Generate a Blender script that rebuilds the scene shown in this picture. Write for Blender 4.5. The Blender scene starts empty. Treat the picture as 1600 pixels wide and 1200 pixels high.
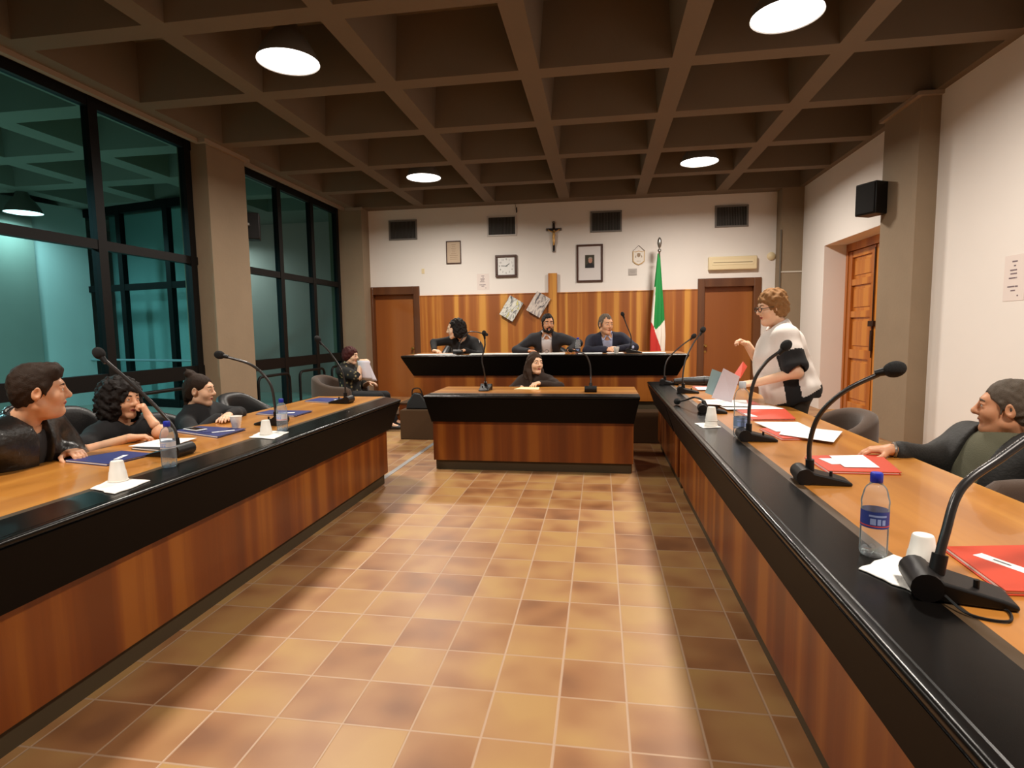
import bpy, math, random
import numpy as np
from mathutils import Vector, Matrix

# ------------------------------------------------------------------ camera, world, exposure
sc = bpy.context.scene
COL = sc.collection
PI = math.pi


def make_camera():
    yaw, pitch, roll = -0.1547, -0.0952, -0.0138
    cy, sy, cp, sp = math.cos(yaw), math.sin(yaw), math.cos(pitch), math.sin(pitch)
    fwd = Vector((sy * cp, cy * cp, sp))
    right = Vector((cy, -sy, 0))
    up = right.cross(fwd)
    r2 = math.cos(roll) * right + math.sin(roll) * up
    u2 = -math.sin(roll) * right + math.cos(roll) * up
    cd = bpy.data.cameras.new('camera')
    cd.sensor_width = 36
    cd.sensor_fit = 'HORIZONTAL'
    cd.lens = 885.0 * 36 / 1600
    cd.clip_start = 0.05
    cam = bpy.data.objects.new('camera', cd)
    COL.objects.link(cam)
    m = Matrix((r2, u2, -fwd)).transposed().to_4x4()
    m.translation = Vector((0, 0, 1.38))
    cam.matrix_world = m
    sc.camera = cam


make_camera()
W = bpy.data.worlds.new('night')
sc.world = W
W.use_nodes = True
W.node_tree.nodes['Background'].inputs[0].default_value = (0.02, 0.035, 0.05, 1)
W.node_tree.nodes['Background'].inputs[1].default_value = 0.15
sc.view_settings.view_transform = 'Standard'
sc.view_settings.look = 'None'
sc.view_settings.gamma = 1
sc.view_settings.use_curve_mapping = False
sc.view_settings.exposure = 0.0
sc.cycles.caustics_reflective = False
sc.cycles.caustics_refractive = False
sc.cycles.sample_clamp_indirect = 6.0
LAMP_W = 108.0
LAMP_COLOUR = (1.0, 0.91, 0.80)
PORCH_W = 60.0
PORCH_COLOUR = (0.80, 1.0, 1.0)


# ------------------------------------------------------------------ materials
def lin(c):
    return tuple((v / 255 / 12.92) if v / 255 <= 0.04045 else ((v / 255 + 0.055) / 1.055) ** 2.4 for v in c) + (1,)


MATS = {}


def pm(name, rgb, rough=0.6, metal=0.0, coat=0.0, spec=0.5, sheen=0.0, var=0.0, vscale=12.0, bump=0.0, bscale=60.0, sub=0.0):
    if name in MATS:
        return MATS[name]
    m = bpy.data.materials.new(name)
    m.use_nodes = True
    nt = m.node_tree
    b = nt.nodes['Principled BSDF']
    b.inputs['Base Color'].default_value = lin(rgb)
    b.inputs['Roughness'].default_value = rough
    b.inputs['Metallic'].default_value = metal
    b.inputs['Coat Weight'].default_value = coat
    b.inputs['Specular IOR Level'].default_value = spec
    b.inputs['Sheen Weight'].default_value = sheen
    if sub:
        b.inputs['Subsurface Weight'].default_value = sub
        b.inputs['Subsurface Radius'].default_value = (0.012, 0.005, 0.003)
        b.inputs['Subsurface Scale'].default_value = 1.0
    if var or bump:
        tc = nt.nodes.new('ShaderNodeTexCoord')
    if var:
        n = nt.nodes.new('ShaderNodeTexNoise')
        n.inputs['Scale'].default_value = vscale
        n.inputs['Detail'].default_value = 5
        nt.links.new(tc.outputs['Object'], n.inputs['Vector'])
        mx = nt.nodes.new('ShaderNodeMix')
        mx.data_type = 'RGBA'
        c = lin(rgb)
        mx.inputs[6].default_value = tuple(v * (1 - var) for v in c[:3]) + (1,)
        mx.inputs[7].default_value = tuple(min(1, v * (1 + var)) for v in c[:3]) + (1,)
        nt.links.new(n.outputs['Fac'], mx.inputs[0])
        nt.links.new(mx.outputs[2], b.inputs['Base Color'])
    if bump:
        n2 = nt.nodes.new('ShaderNodeTexNoise')
        n2.inputs['Scale'].default_value = bscale
        n2.inputs['Detail'].default_value = 4
        nt.links.new(tc.outputs['Object'], n2.inputs['Vector'])
        bp = nt.nodes.new('ShaderNodeBump')
        bp.inputs['Strength'].default_value = bump
        bp.inputs['Distance'].default_value = 0.01
        nt.links.new(n2.outputs['Fac'], bp.inputs['Height'])
        nt.links.new(bp.outputs['Normal'], b.inputs['Normal'])
    MATS[name] = m
    return m


def nodes(m):
    nt = m.node_tree

    def N(t, **k):
        n = nt.nodes.new('ShaderNode' + t)
        for a, v in k.items():
            setattr(n, a, v)
        return n

    def L(a, b):
        nt.links.new(a, b)
    return nt, N, L


def mathn(N, L, op, a, b=None):
    n = N('Math', operation=op)
    for i, v in enumerate((a, b)):
        if v is None:
            continue
        if isinstance(v, (int, float)):
            n.inputs[i].default_value = v
        else:
            L(v, n.inputs[i])
    return n.outputs[0]


def ramp(N, L, fac, stops, interp='LINEAR'):
    r = N('ValToRGB')
    r.color_ramp.interpolation = interp
    el = r.color_ramp.elements
    while len(el) < len(stops):
        el.new(0.5)
    for e, (p, c) in zip(el, stops):
        e.position = p
        e.color = lin(c)
    L(fac, r.inputs[0])
    return r.outputs[0]


def wood(name, dark, mid, light, band=5.0, rough=0.35, coat=0.2, along='z', seed=0.0, offset=0.0):
    """Veneer: broad bands across the board, fine grain along it ('z' upright boards, 'x' / 'y' lying ones)."""
    m = pm(name, mid, rough, coat=coat)
    nt, N, L = nodes(m)
    b = nt.nodes['Principled BSDF']
    g = N('NewGeometry')
    s = N('SeparateXYZ')
    L(g.outputs['Position'], s.inputs[0])
    if along == 'z':
        t = mathn(N, L, 'ADD', s.outputs[0], s.outputs[1])
    elif along == 'x':
        t = s.outputs[1]
    else:
        t = s.outputs[0]
    n1 = N('TexNoise', noise_dimensions='1D')
    n1.inputs['Scale'].default_value = band
    n1.inputs['Detail'].default_value = 1.5
    n1.inputs['Roughness'].default_value = 0.6
    L(mathn(N, L, 'ADD', t, seed), n1.inputs['W'])
    mp = N('Mapping')
    st = {'z': (45, 45, 1.6), 'x': (1.6, 45, 45), 'y': (45, 1.6, 45)}[along]
    mp.inputs['Scale'].default_value = st
    L(g.outputs['Position'], mp.inputs['Vector'])
    n2 = N('TexNoise')
    n2.inputs['Scale'].default_value = 1.0
    n2.inputs['Detail'].default_value = 4
    L(mp.outputs[0], n2.inputs['Vector'])
    f = mathn(N, L, 'ADD', n1.outputs['Fac'], mathn(N, L, 'MULTIPLY', mathn(N, L, 'SUBTRACT', n2.outputs['Fac'], 0.5), 0.14))
    c = ramp(N, L, f, [(0.36 + offset, dark), (0.50 + offset, mid), (0.62 + offset, light)])
    L(c, b.inputs['Base Color'])
    return m


def tile_floor():
    m = pm('terracotta_tiles', (180, 125, 80), 0.42)
    nt, N, L = nodes(m)
    b = nt.nodes['Principled BSDF']
    g = N('NewGeometry')
    s = N('SeparateXYZ')
    L(g.outputs['Position'], s.inputs[0])
    tx = mathn(N, L, 'DIVIDE', mathn(N, L, 'ADD', s.outputs[0], 10 * 0.25 * 4 - 0.1), 0.25)
    ty = mathn(N, L, 'DIVIDE', mathn(N, L, 'ADD', s.outputs[1], 10 * 0.25 * 4 - 0.015), 0.25)
    ix, iy = mathn(N, L, 'FLOOR', tx), mathn(N, L, 'FLOOR', ty)
    fx, fy = mathn(N, L, 'FRACT', tx), mathn(N, L, 'FRACT', ty)
    cv = N('CombineXYZ')
    L(ix, cv.inputs[0])
    L(iy, cv.inputs[1])
    wn = N('TexWhiteNoise', noise_dimensions='2D')
    L(cv.outputs[0], wn.inputs['Vector'])
    # flame-fired shading inside each tile, different in every tile
    cf = N('CombineXYZ')
    L(mathn(N, L, 'ADD', fx, mathn(N, L, 'MULTIPLY', ix, 7.31)), cf.inputs[0])
    L(mathn(N, L, 'ADD', fy, mathn(N, L, 'MULTIPLY', iy, 3.77)), cf.inputs[1])
    n1 = N('TexNoise')
    n1.inputs['Scale'].default_value = 0.9
    n1.inputs['Detail'].default_value = 1
    L(cf.outputs[0], n1.inputs['Vector'])
    n2 = N('TexNoise')
    n2.inputs['Scale'].default_value = 9
    n2.inputs['Detail'].default_value = 5
    L(g.outputs['Position'], n2.inputs['Vector'])
    f = mathn(N, L, 'ADD', mathn(N, L, 'MULTIPLY', n1.outputs['Fac'], 1.0), mathn(N, L, 'MULTIPLY', wn.outputs['Value'], 0.28))
    f = mathn(N, L, 'ADD', f, mathn(N, L, 'MULTIPLY', n2.outputs['Fac'], 0.10))
    c = ramp(N, L, f, [(0.40, (130, 86, 54)), (0.56, (154, 106, 66)), (0.72, (170, 126, 80)), (0.90, (178, 138, 84))])
    ex = mathn(N, L, 'MINIMUM', fx, mathn(N, L, 'SUBTRACT', 1.0, fx))
    ey = mathn(N, L, 'MINIMUM', fy, mathn(N, L, 'SUBTRACT', 1.0, fy))
    e = mathn(N, L, 'MINIMUM', ex, ey)
    gr = N('MapRange')
    gr.inputs['From Min'].default_value = 0.008
    gr.inputs['From Max'].default_value = 0.022
    L(e, gr.inputs['Value'])
    mx = N('Mix', data_type='RGBA')
    mx.inputs[6].default_value = lin((182, 150, 122))
    L(gr.outputs[0], mx.inputs[0])
    L(c, mx.inputs[7])
    L(mx.outputs[2], b.inputs['Base Color'])
    bp = N('Bump')
    bp.inputs['Strength'].default_value = 0.25
    bp.inputs['Distance'].default_value = 0.004
    L(gr.outputs[0], bp.inputs['Height'])
    L(bp.outputs[0], b.inputs['Normal'])
    return m


def glass_sheet(name, tint, refl=0.12, haze=0.0):
    """Thin tinted pane: coloured straight-through light plus a mirror share that grows at grazing angles."""
    m = bpy.data.materials.new(name)
    m.use_nodes = True
    nt, N, L = nodes(m)
    nt.nodes.remove(nt.nodes['Principled BSDF'])
    out = nt.nodes['Material Output']
    t = N('BsdfTransparent')
    t.inputs[0].default_value = tint + (1,)
    gl = N('BsdfGlossy')
    gl.inputs['Roughness'].default_value = 0.02
    gl.inputs[0].default_value = (0.75, 0.9, 0.9, 1)
    lw = N('LayerWeight')
    lw.inputs['Blend'].default_value = refl
    mx = N('MixShader')
    if refl <= 0:
        L(t.outputs[0], out.inputs[0])
        MATS[name] = m
        return m
    L(lw.outputs['Fresnel'], mx.inputs[0])
    L(t.outputs[0], mx.inputs[1])
    L(gl.outputs[0], mx.inputs[2])
    if haze:
        df = N('BsdfDiffuse')
        df.inputs[0].default_value = (0.9, 0.9, 0.92, 1)
        m2 = N('MixShader')
        m2.inputs[0].default_value = haze
        L(mx.outputs[0], m2.inputs[1])
        L(df.outputs[0], m2.inputs[2])
        L(m2.outputs[0], out.inputs[0])
    else:
        L(mx.outputs[0], out.inputs[0])
    MATS[name] = m
    return m


def emitter(name, rgb, strength):
    m = bpy.data.materials.new(name)
    m.use_nodes = True
    nt, N, L = nodes(m)
    b = nt.nodes['Principled BSDF']
    b.inputs['Base Color'].default_value = (0.8, 0.8, 0.8, 1)
    b.inputs['Emission Color'].default_value = rgb + (1,)
    b.inputs['Emission Strength'].default_value = strength
    MATS[name] = m
    return m


M_FLOOR = tile_floor()
M_WALL = pm('white_plaster', (232, 226, 220), 0.9, var=0.03, vscale=1.5)
M_CONC = pm('raw_concrete', (140, 122, 100), 0.9, var=0.12, vscale=2.5, bump=0.15, bscale=25)
M_CEIL = pm('ceiling_concrete', (112, 98, 82), 0.92, var=0.10, vscale=2.0, bump=0.1, bscale=25)
M_TRIM = pm('beam_trim', (150, 132, 114), 0.7)
M_FRAME = pm('black_metal_frame', (13, 12, 12), 0.5, spec=0.2)
M_GLASS = glass_sheet('teal_tinted_glass', (0.60, 0.87, 0.90), 0.0)
M_PANE2 = glass_sheet('porch_glass', (0.80, 0.92, 0.92), 0.0)
M_PORCH = pm('porch_plaster', (214, 214, 208), 0.9, var=0.04, vscale=2)
M_PORCHC = pm('porch_concrete', (150, 146, 134), 0.9, var=0.1, vscale=2.0)
M_BLACK = pm('black_lacquer', (9, 7, 6), 0.24, coat=0.0, spec=0.28, var=0.12, vscale=5)
M_APRON = pm('black_laminate', (9, 7, 6), 0.55, spec=0.12)
M_PANEL = wood('mahogany_panel', (104, 48, 10), (122, 60, 14), (150, 86, 26), band=4.5, rough=0.4, coat=0.15)
M_TOPY = wood('oak_worktop_long', (164, 104, 42), (182, 120, 50), (198, 138, 62), band=3.0, rough=0.30, coat=0.3, along='y')
M_TOPX = wood('oak_worktop_cross', (164, 104, 42), (182, 120, 50), (198, 138, 62), band=3.0, rough=0.30, coat=0.3, along='x')
M_WAINS = wood('wainscot_veneer', (144, 80, 30), (166, 98, 38), (206, 146, 64), band=4.2, rough=0.45, coat=0.1, seed=3.3, offset=0.02)
M_DOOR = wood('door_veneer', (140, 78, 30), (150, 86, 34), (160, 96, 40), band=1.2, rough=0.45, coat=0.1)
M_DFRAME = wood('door_frame_wood', (84, 46, 20), (92, 52, 24), (102, 60, 28), band=3, rough=0.45)
M_PINE = wood('honey_pine', (168, 94, 30), (188, 112, 40), (204, 132, 52), band=4, rough=0.4, coat=0.2)
M_TOE = pm('toe_kick_olive', (66, 54, 34), 0.6)
M_CARPET = pm('brown_carpet', (68, 44, 18), 0.95, var=0.1, vscale=80)
M_METAL = pm('brushed_metal', (150, 146, 140), 0.35, 0.9)
M_BRASS = pm('brass', (190, 150, 80), 0.3, 0.9)
M_PLASTIC = pm('black_plastic', (20, 18, 18), 0.45, spec=0.3)
M_FOAM = pm('black_foam', (18, 17, 17), 0.95, bump=0.5, bscale=400)
M_WHITEP = pm('white_paper', (238, 236, 234), 0.8)
M_CREAMP = pm('cream_plastic', (226, 208, 168), 0.5)
M_CUP = pm('white_plastic_cup', (240, 236, 228), 0.4)
M_BLUEF = pm('blue_folder_card', (36, 44, 104), 0.5)
M_REDF = pm('orange_red_folder_card', (192, 60, 32), 0.5)
M_INK = pm('dark_print', (60, 58, 66), 0.8)


# ------------------------------------------------------------------ mesh collector
class MB:
    def __init__(self):
        self.v, self.f, self.s, self.m = [], [], [], []

    def add(self, verts, faces, smooth=False, mi=0):
        o = len(self.v)
        self.v += [tuple(map(float, p)) for p in verts]
        for f in faces:
            self.f.append(tuple(i + o for i in f))
            self.s.append(smooth)
            self.m.append(mi)
        return self

    def box(self, x0, x1, y0, y1, z0, z1, mi=0):
        v = [(x, y, z) for x in (x0, x1) for y in (y0, y1) for z in (z0, z1)]
        return self.add(v, [(0, 1, 3, 2), (4, 6, 7, 5), (0, 4, 5, 1), (2, 3, 7, 6), (0, 2, 6, 4), (1, 5, 7, 3)], False, mi)

    def hexa(self, lo, hi, mi=0):
        """two matching quads (bottom, top) joined into a solid"""
        return self.add(list(lo) + list(hi), [(3, 2, 1, 0), (4, 5, 6, 7)] + [(i, (i + 1) % 4, 4 + (i + 1) % 4, 4 + i) for i in range(4)], False, mi)

    def prism(self, prof, fn, n_end=2, mi=0, smooth=False):
        """closed profile swept between stations: fn(u, z, k) -> xyz, k = 0 .. n_end-1"""
        n = len(prof)
        v = [fn(u, z, k) for k in range(n_end) for u, z in prof]
        f = []
        for k in range(n_end - 1):
            f += [(k * n + i, k * n + (i + 1) % n, (k + 1) * n + (i + 1) % n, (k + 1) * n + i) for i in range(n)]
        f.append(tuple(range(n))[::-1])
        f.append(tuple((n_end - 1) * n + i for i in range(n)))
        return self.add(v, f, smooth, mi)

    def lathe(self, prof, n=24, c=(0, 0, 0), mi=0, caps=True, rx=1.0, ry=1.0):
        v, f = [], []
        for r, z in prof:
            for i in range(n):
                a = 2 * PI * i / n
                v.append((c[0] + r * rx * math.cos(a), c[1] + r * ry * math.sin(a), c[2] + z))
        for k in range(len(prof) - 1):
            for i in range(n):
                j = (i + 1) % n
                f.append((k * n + i, k * n + j, (k + 1) * n + j, (k + 1) * n + i))
        if caps:
            f.append(tuple(range(n))[::-1])
            f.append(tuple((len(prof) - 1) * n + i for i in range(n)))
        return self.add(v, f, True, mi)

    def tube(self, pts, r, n=10, mi=0, closed=False):
        pts = [Vector(p) for p in pts]
        rs = r if isinstance(r, (list, tuple)) else [r] * len(pts)
        v, f = [], []
        t0 = (pts[1] - pts[0]).normalized()
        a = Vector((0, 0, 1)) if abs(t0.z) < 0.9 else Vector((1, 0, 0))
        nrm = t0.cross(a).normalized()
        K = len(pts)
        for k, p in enumerate(pts):
            if closed:
                t = (pts[(k + 1) % K] - pts[k - 1]).normalized()
            else:
                t = (pts[min(k + 1, K - 1)] - pts[max(k - 1, 0)]).normalized()
            nrm = (nrm - t * nrm.dot(t)).normalized()
            bi = t.cross(nrm)
            for i in range(n):
                an = 2 * PI * i / n
                v.append(p + (nrm * math.cos(an) + bi * math.sin(an)) * rs[k])
        for k in range(K if closed else K - 1):
            k2 = (k + 1) % K
            for i in range(n):
                j = (i + 1) % n
                f.append((k * n + i, k * n + j, k2 * n + j, k2 * n + i))
        if not closed:
            f.append(tuple(range(n))[::-1])
            f.append(tuple((K - 1) * n + i for i in range(n)))
        return self.add(v, f, True, mi)

    def ball(self, c, r, nu=16, nv=10, mi=0, R=None):
        rx, ry, rz = r if isinstance(r, (tuple, list)) else (r, r, r)
        v, f = [], []
        for k in range(nv + 1):
            th = PI * k / nv
            for i in range(nu):
                ph = 2 * PI * i / nu
                p = Vector((rx * math.sin(th) * math.cos(ph), ry * math.sin(th) * math.sin(ph), rz * math.cos(th)))
                if R is not None:
                    p = R @ p
                v.append(p + Vector(c))
        for k in range(nv):
            for i in range(nu):
                j = (i + 1) % nu
                f.append((k * nu + i, (k + 1) * nu + i, (k + 1) * nu + j, k * nu + j))
        return self.add(v, f, True, mi)

    def build(self, name, mat, parent=None, bev=0.0, seg=2, angle=40):
        me = bpy.data.meshes.new(name)
        me.from_pydata(self.v, [], self.f)
        me.polygons.foreach_set('use_smooth', [True] * len(self.f))
        me.polygons.foreach_set('material_index', self.m)
        for mm in (mat if isinstance(mat, (list, tuple)) else [mat]):
            me.materials.append(mm)
        me.validate()
        me.update()
        me.set_sharp_from_angle(angle=math.radians(angle))
        o = bpy.data.objects.new(name, me)
        COL.objects.link(o)
        if parent is not None:
            o.parent = parent
        if bev:
            md = o.modifiers.new('bevel', 'BEVEL')
            md.width = bev
            md.segments = seg
            md.limit_method = 'ANGLE'
            md.angle_limit = math.radians(35)
        return o


def B(x0, x1, y0, y1, z0, z1):
    return MB().box(x0, x1, y0, y1, z0, z1)


def bez(p0, p1, p2, p3, n=16):
    out = []
    for i in range(n + 1):
        t = i / n
        out.append(tuple((1 - t) ** 3 * a + 3 * (1 - t) ** 2 * t * b + 3 * (1 - t) * t * t * c + t ** 3 * d for a, b, c, d in zip(p0, p1, p2, p3)))
    return out


def spline(pts, n=8):
    """Catmull-Rom through the points"""
    P = [Vector(p) for p in pts]
    P = [P[0] * 2 - P[1]] + P + [P[-1] * 2 - P[-2]]
    out = []
    for i in range(1, len(P) - 2):
        for k in range(n):
            t = k / n
            a, b, c, d = P[i - 1:i + 3]
            out.append(0.5 * ((2 * b) + (c - a) * t + (2 * a - 5 * b + 4 * c - d) * t * t + (3 * b - a - 3 * c + d) * t ** 3))
    out.append(P[-2])
    return out


def tag(o, label, cat, group=None, kind=None):
    o['label'] = label
    o['category'] = cat
    if group:
        o['group'] = group
    if kind:
        o['kind'] = kind
    return o


def thing(name, label, cat, loc=(0, 0, 0), rz=0.0, group=None):
    o = bpy.data.objects.new(name, None)
    o.empty_display_size = 0.1
    COL.objects.link(o)
    o.location = loc
    o.rotation_euler = (0, 0, rz)
    return tag(o, label, cat, group)


def struct(o, label=None):
    o['kind'] = 'structure'
    if label:
        o['label'] = label
    return o

# ------------------------------------------------------------------ the room shell
CZ = 3.85          # underside of the ceiling ribs
struct(B(-5.40, 4.10, -5.0, 11.60, -0.12, 0.0).build('floor', M_FLOOR))


def coffers(mb, xs, ys, x0, x1, y0, y1, half=0.10, depth=0.58, taper=0.05):
    """ribbed slab: rib centre lines xs, ys; a solid rim out to x0..x1, y0..y1; every bay a tapered recess"""
    for i in range(len(xs) - 1):
        for j in range(len(ys) - 1):
            ax, bx, ay, by = xs[i], xs[i + 1], ys[j], ys[j + 1]
            o = [(ax, ay), (bx, ay), (bx, by), (ax, by)]
            n = [(ax + half, ay + half), (bx - half, ay + half), (bx - half, by - half), (ax + half, by - half)]
            h = half + taper
            t = [(ax + h, ay + h), (bx - h, ay + h), (bx - h, by - h), (ax + h, by - h)]
            v = [p + (CZ,) for p in o] + [p + (CZ,) for p in n] + [p + (CZ + depth,) for p in t]
            f = [(k, (k + 1) % 4, 4 + (k + 1) % 4, 4 + k) for k in range(4)] + [(4 + k, 4 + (k + 1) % 4, 8 + (k + 1) % 4, 8 + k) for k in range(4)] + [(8, 9, 10, 11)]
            mb.add(v, [q[::-1] for q in f])
    top = CZ + depth + 0.03
    if x0 < xs[0]:
        mb.box(x0, xs[0], y0, y1, CZ, top)
    if x1 > xs[-1]:
        mb.box(xs[-1], x1, y0, y1, CZ, top)
    if y0 < ys[0]:
        mb.box(xs[0], xs[-1], y0, ys[0], CZ, top)
    if y1 > ys[-1]:
        mb.box(xs[0], xs[-1], ys[-1], y1, CZ, top)
    mb.box(x0, x1, y0, y1, top, top + 0.15)
    return mb


XS = [-4.96 + 1.4286 * i for i in range(7)]
YS = [4.386 + 1.3469 * j for j in range(-6, 6)]
struct(coffers(MB(), XS, YS, -5.45, 3.95, -5.0, 11.60).build('ceiling', M_CEIL))

# back wall with two door openings
DL, DR = (-4.80, -3.665), (1.84, 2.99)
mb = MB()
mb.box(-5.45, DL[0], 11.35, 11.60, 0, CZ).box(DL[1], DR[0], 11.35, 11.60, 0, CZ).box(DR[1], 4.1, 11.35, 11.60, 0, CZ)
for d in (DL, DR):
    mb.box(d[0], d[1], 11.35, 11.60, 2.30, CZ)
struct(mb.build('wall_back', M_WALL))
# right wall with the deep door niche
mb = MB()
mb.box(3.60, 4.10, -5.0, 8.03, 0, CZ).box(3.60, 4.10, 10.03, 11.35, 0, CZ).box(3.60, 4.10, 8.03, 10.03, 2.67, CZ)
struct(mb.build('wall_right', M_WALL))
struct(B(-5.45, 4.1, -5.2, -5.0, 0, CZ).build('wall_front', M_WALL))
struct(B(-5.40, -5.25, -5.0, 0.90, 0, CZ).build('wall_left', M_WALL))
for nm, (x0, x1, y0, y1) in (('column', (-5.42, -5.0, 6.84, 7.64)), ('column', (-5.42, -4.72, 11.0, 11.35)),
                             ('column', (3.40, 3.60, 6.93, 7.72)), ('column', (3.23, 3.60, 11.05, 11.35))):
    struct(B(x0, x1, y0, y1, 0, CZ).build(nm, M_CONC))
mb = MB()
mb.box(-5.10, -5.04, 0.9, 6.80, 3.80, 3.85).box(-5.04, -4.94, 6.74, 6.80, 3.80, 3.85).box(-4.98, -4.94, 6.80, 7.68, 3.80, 3.85)
mb.box(-5.10, -5.04, 7.68, 10.96, 3.80, 3.85).box(-5.04, -4.68, 10.94, 10.98, 3.80, 3.85)
struct(mb.build('trim_1', M_TRIM))
mb = MB()
mb.box(3.35, 3.40, 6.88, 7.76, 3.81, 3.85).box(3.40, 3.60, 6.88, 6.93, 3.81, 3.85)
struct(mb.build('trim_2', M_TRIM))

# wainscot between the doors, with the tall post behind the president's seat
struct(MB().box(-3.665, 1.84, 11.315, 11.35, 0.0, 2.085).box(-3.665, 1.84, 11.305, 11.35, 2.085, 2.105).build('trim_3', M_WAINS))
struct(B(-1.01, -0.835, 11.285, 11.315, 0.38, 2.48).build('trim_4', M_WAINS))
# metal expansion strip let into the floor
struct(MB().box(-2.045, -1.995, 4.0, 6.86, 0.0, 0.003).build('trim_5', pm('steel_strip', (158, 154, 152), 0.5, 0.3)))


def plain_door(name, d, knob_x):
    root = struct(bpy.data.objects.new(name, None))
    COL.objects.link(root)
    root.location = ((d[0] + d[1]) / 2, 11.35, 0)
    w = (d[1] - d[0]) / 2
    mb = MB()
    mb.box(-w, -w + 0.13, -0.03, 0.20, 0, 2.30).box(w - 0.13, w, -0.03, 0.20, 0, 2.30).box(-w + 0.13, w - 0.13, -0.03, 0.20, 2.14, 2.30)
    mb.build('door_frame', M_DFRAME, root, bev=0.006)
    leaf = B(-w + 0.13, w - 0.13, 0.10, 0.15, 0.0, 2.14).build('door_leaf', M_DOOR, root)
    mb = MB()
    mb.lathe([(0.028, 0), (0.028, 0.008), (0.012, 0.012), (0.012, 0.04), (0.026, 0.05), (0.030, 0.068), (0.02, 0.082)], 16)
    mb.v = [(x + knob_x, 0.10 - z, y + 1.02) for x, y, z in mb.v]
    mb.build('door_knob', M_BRASS, leaf)
    mb = MB().lathe([(0.022, 0), (0.022, 0.006), (0.006, 0.007), (0.006, 0.02)], 12)
    mb.v = [(x + knob_x, 0.10 - z, y + 0.91) for x, y, z in mb.v]
    mb.build('keyhole', M_BRASS, leaf)
    return root


plain_door('door_1', DL, 0.36)
plain_door('door_2', DR, -0.40)

# niche door: two tall pine shutters with a dark bolt
root = struct(bpy.data.objects.new('door_3', None))
COL.objects.link(root)
root.location = (3.95, 9.03, 0)
MB().box(-0.02, 0.14, -1.0, -0.93, 0, 2.67).box(-0.02, 0.14, 0.93, 1.0, 0, 2.67).box(-0.02, 0.14, -0.93, 0.93, 2.55, 2.67).build('door_frame', M_PINE, root, bev=0.005)
for k, (a, b) in enumerate(((0.02, 0.92), (-0.92, -0.02))):
    mb = MB().box(0.035, 0.09, a, b, 0, 2.54)
    for s0, s1 in ((a, a + 0.11), (b - 0.11, b)):
        mb.box(-0.005, 0.034, s0, s1, 0, 2.54)
    for z0, z1 in ((0.0, 0.16), (0.86, 1.0), (1.50, 1.60), (2.0, 2.10), (2.44, 2.54)):
        mb.box(0.003, 0.034, a + 0.11, b - 0.11, z0, z1)
    for z0, z1 in ((0.16, 0.86), (1.0, 1.50), (1.60, 2.0), (2.10, 2.44)):
        mb.box(0.022, 0.036, a + 0.17, b - 0.17, z0 + 0.06, z1 - 0.06)
    leaf = mb.build('door_leaf', M_PINE, root, bev=0.004)
mb = MB().tube([(-0.02, 0.0, 0.9), (-0.02, 0.0, 2.5)], 0.009, 8)
mb.box(-0.045, -0.005, -0.07, 0.09, 1.36, 1.44).box(-0.04, -0.01, -0.025, 0.025, 1.0, 1.30)
mb.build('bolt', pm('dark_iron', (50, 30, 20), 0.5, 0.5), root, bev=0.004)


# windows along the left side
def window(name, y0, y1, mull):
    root = struct(bpy.data.objects.new(name, None))
    COL.objects.link(root)
    root.location = (-5.25, y0, 0)
    H = 3.85
    L_ = y1 - y0
    mb = MB()
    for y in mull:
        mb.box(-0.05, 0.04, y - y0 - 0.055, y - y0 + 0.055, 0, H)
    mb.box(-0.045, 0.035, 0, L_, 2.285, 2.385)
    mb.box(-0.045, 0.035, 0, L_, 0.80, 0.97)
    mb.box(-0.045, 0.035, 0, L_, 0, 0.10)
    mb.box(-0.045, 0.035, 0, L_, 3.74, H)
    mb.build('window_frame', M_FRAME, root)
    B(-0.012, -0.004, 0, L_, 0.05, 3.80).build('window_glass', M_GLASS, root)
    return root


window('window_1', 0.90, 6.84, [0.95, 2.83, 4.11, 5.39, 6.76])
window('window_2', 7.64, 11.0, [7.69, 8.85, 9.93, 10.95])

# covered porch outside the glass
PX = [-11.15 + 1.43 * i for i in range(5)]
struct(coffers(MB(), PX, YS, -14.0, -5.45, -5.0, 14.0, half=0.15).build('porch_ceiling', M_PORCHC))
struct(B(-14.0, -5.40, -5.0, 14.0, -0.12, 0.0).build('porch_floor', M_PORCHC))


def wallseg(a, b, t=0.2, z0=0.0, z1=CZ):
    a, b = Vector(a), Vector(b)
    d = (b - a).normalized()
    n = Vector((-d.y, d.x)) * t
    q = [a, b, b + n, a + n]
    return MB().hexa([(p.x, p.y, z0) for p in q], [(p.x, p.y, z1) for p in q])


struct(wallseg((-10.27, 10.10), (-10.52, 9.12)).build('porch_wall', M_PORCH))
struct(wallseg((-10.42, 9.12), (-11.2, 4.0), 0.2).build('porch_wall', M_PORCHC))
M_RENDER = pm('grey_render', (206, 176, 166), 0.9, var=0.05, vscale=1)
struct(wallseg((-5.3, 12.2), (-14.0, 12.2), -0.2).build('porch_wall', M_RENDER))
struct(wallseg((-10.2, 10.75), (-6.85, 10.0), 0.1).build('porch_wall', M_PORCH))  # added pale backing wall, makes the panes of the porch screen brighter
struct(wallseg((-11.2, 4.0), (-11.2, -5.0), 0.2).build('porch_wall', M_PORCHC))
struct(wallseg((-11.2, -5.0), (-5.4, -5.0), 0.2).build('porch_wall', M_PORCHC))
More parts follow.
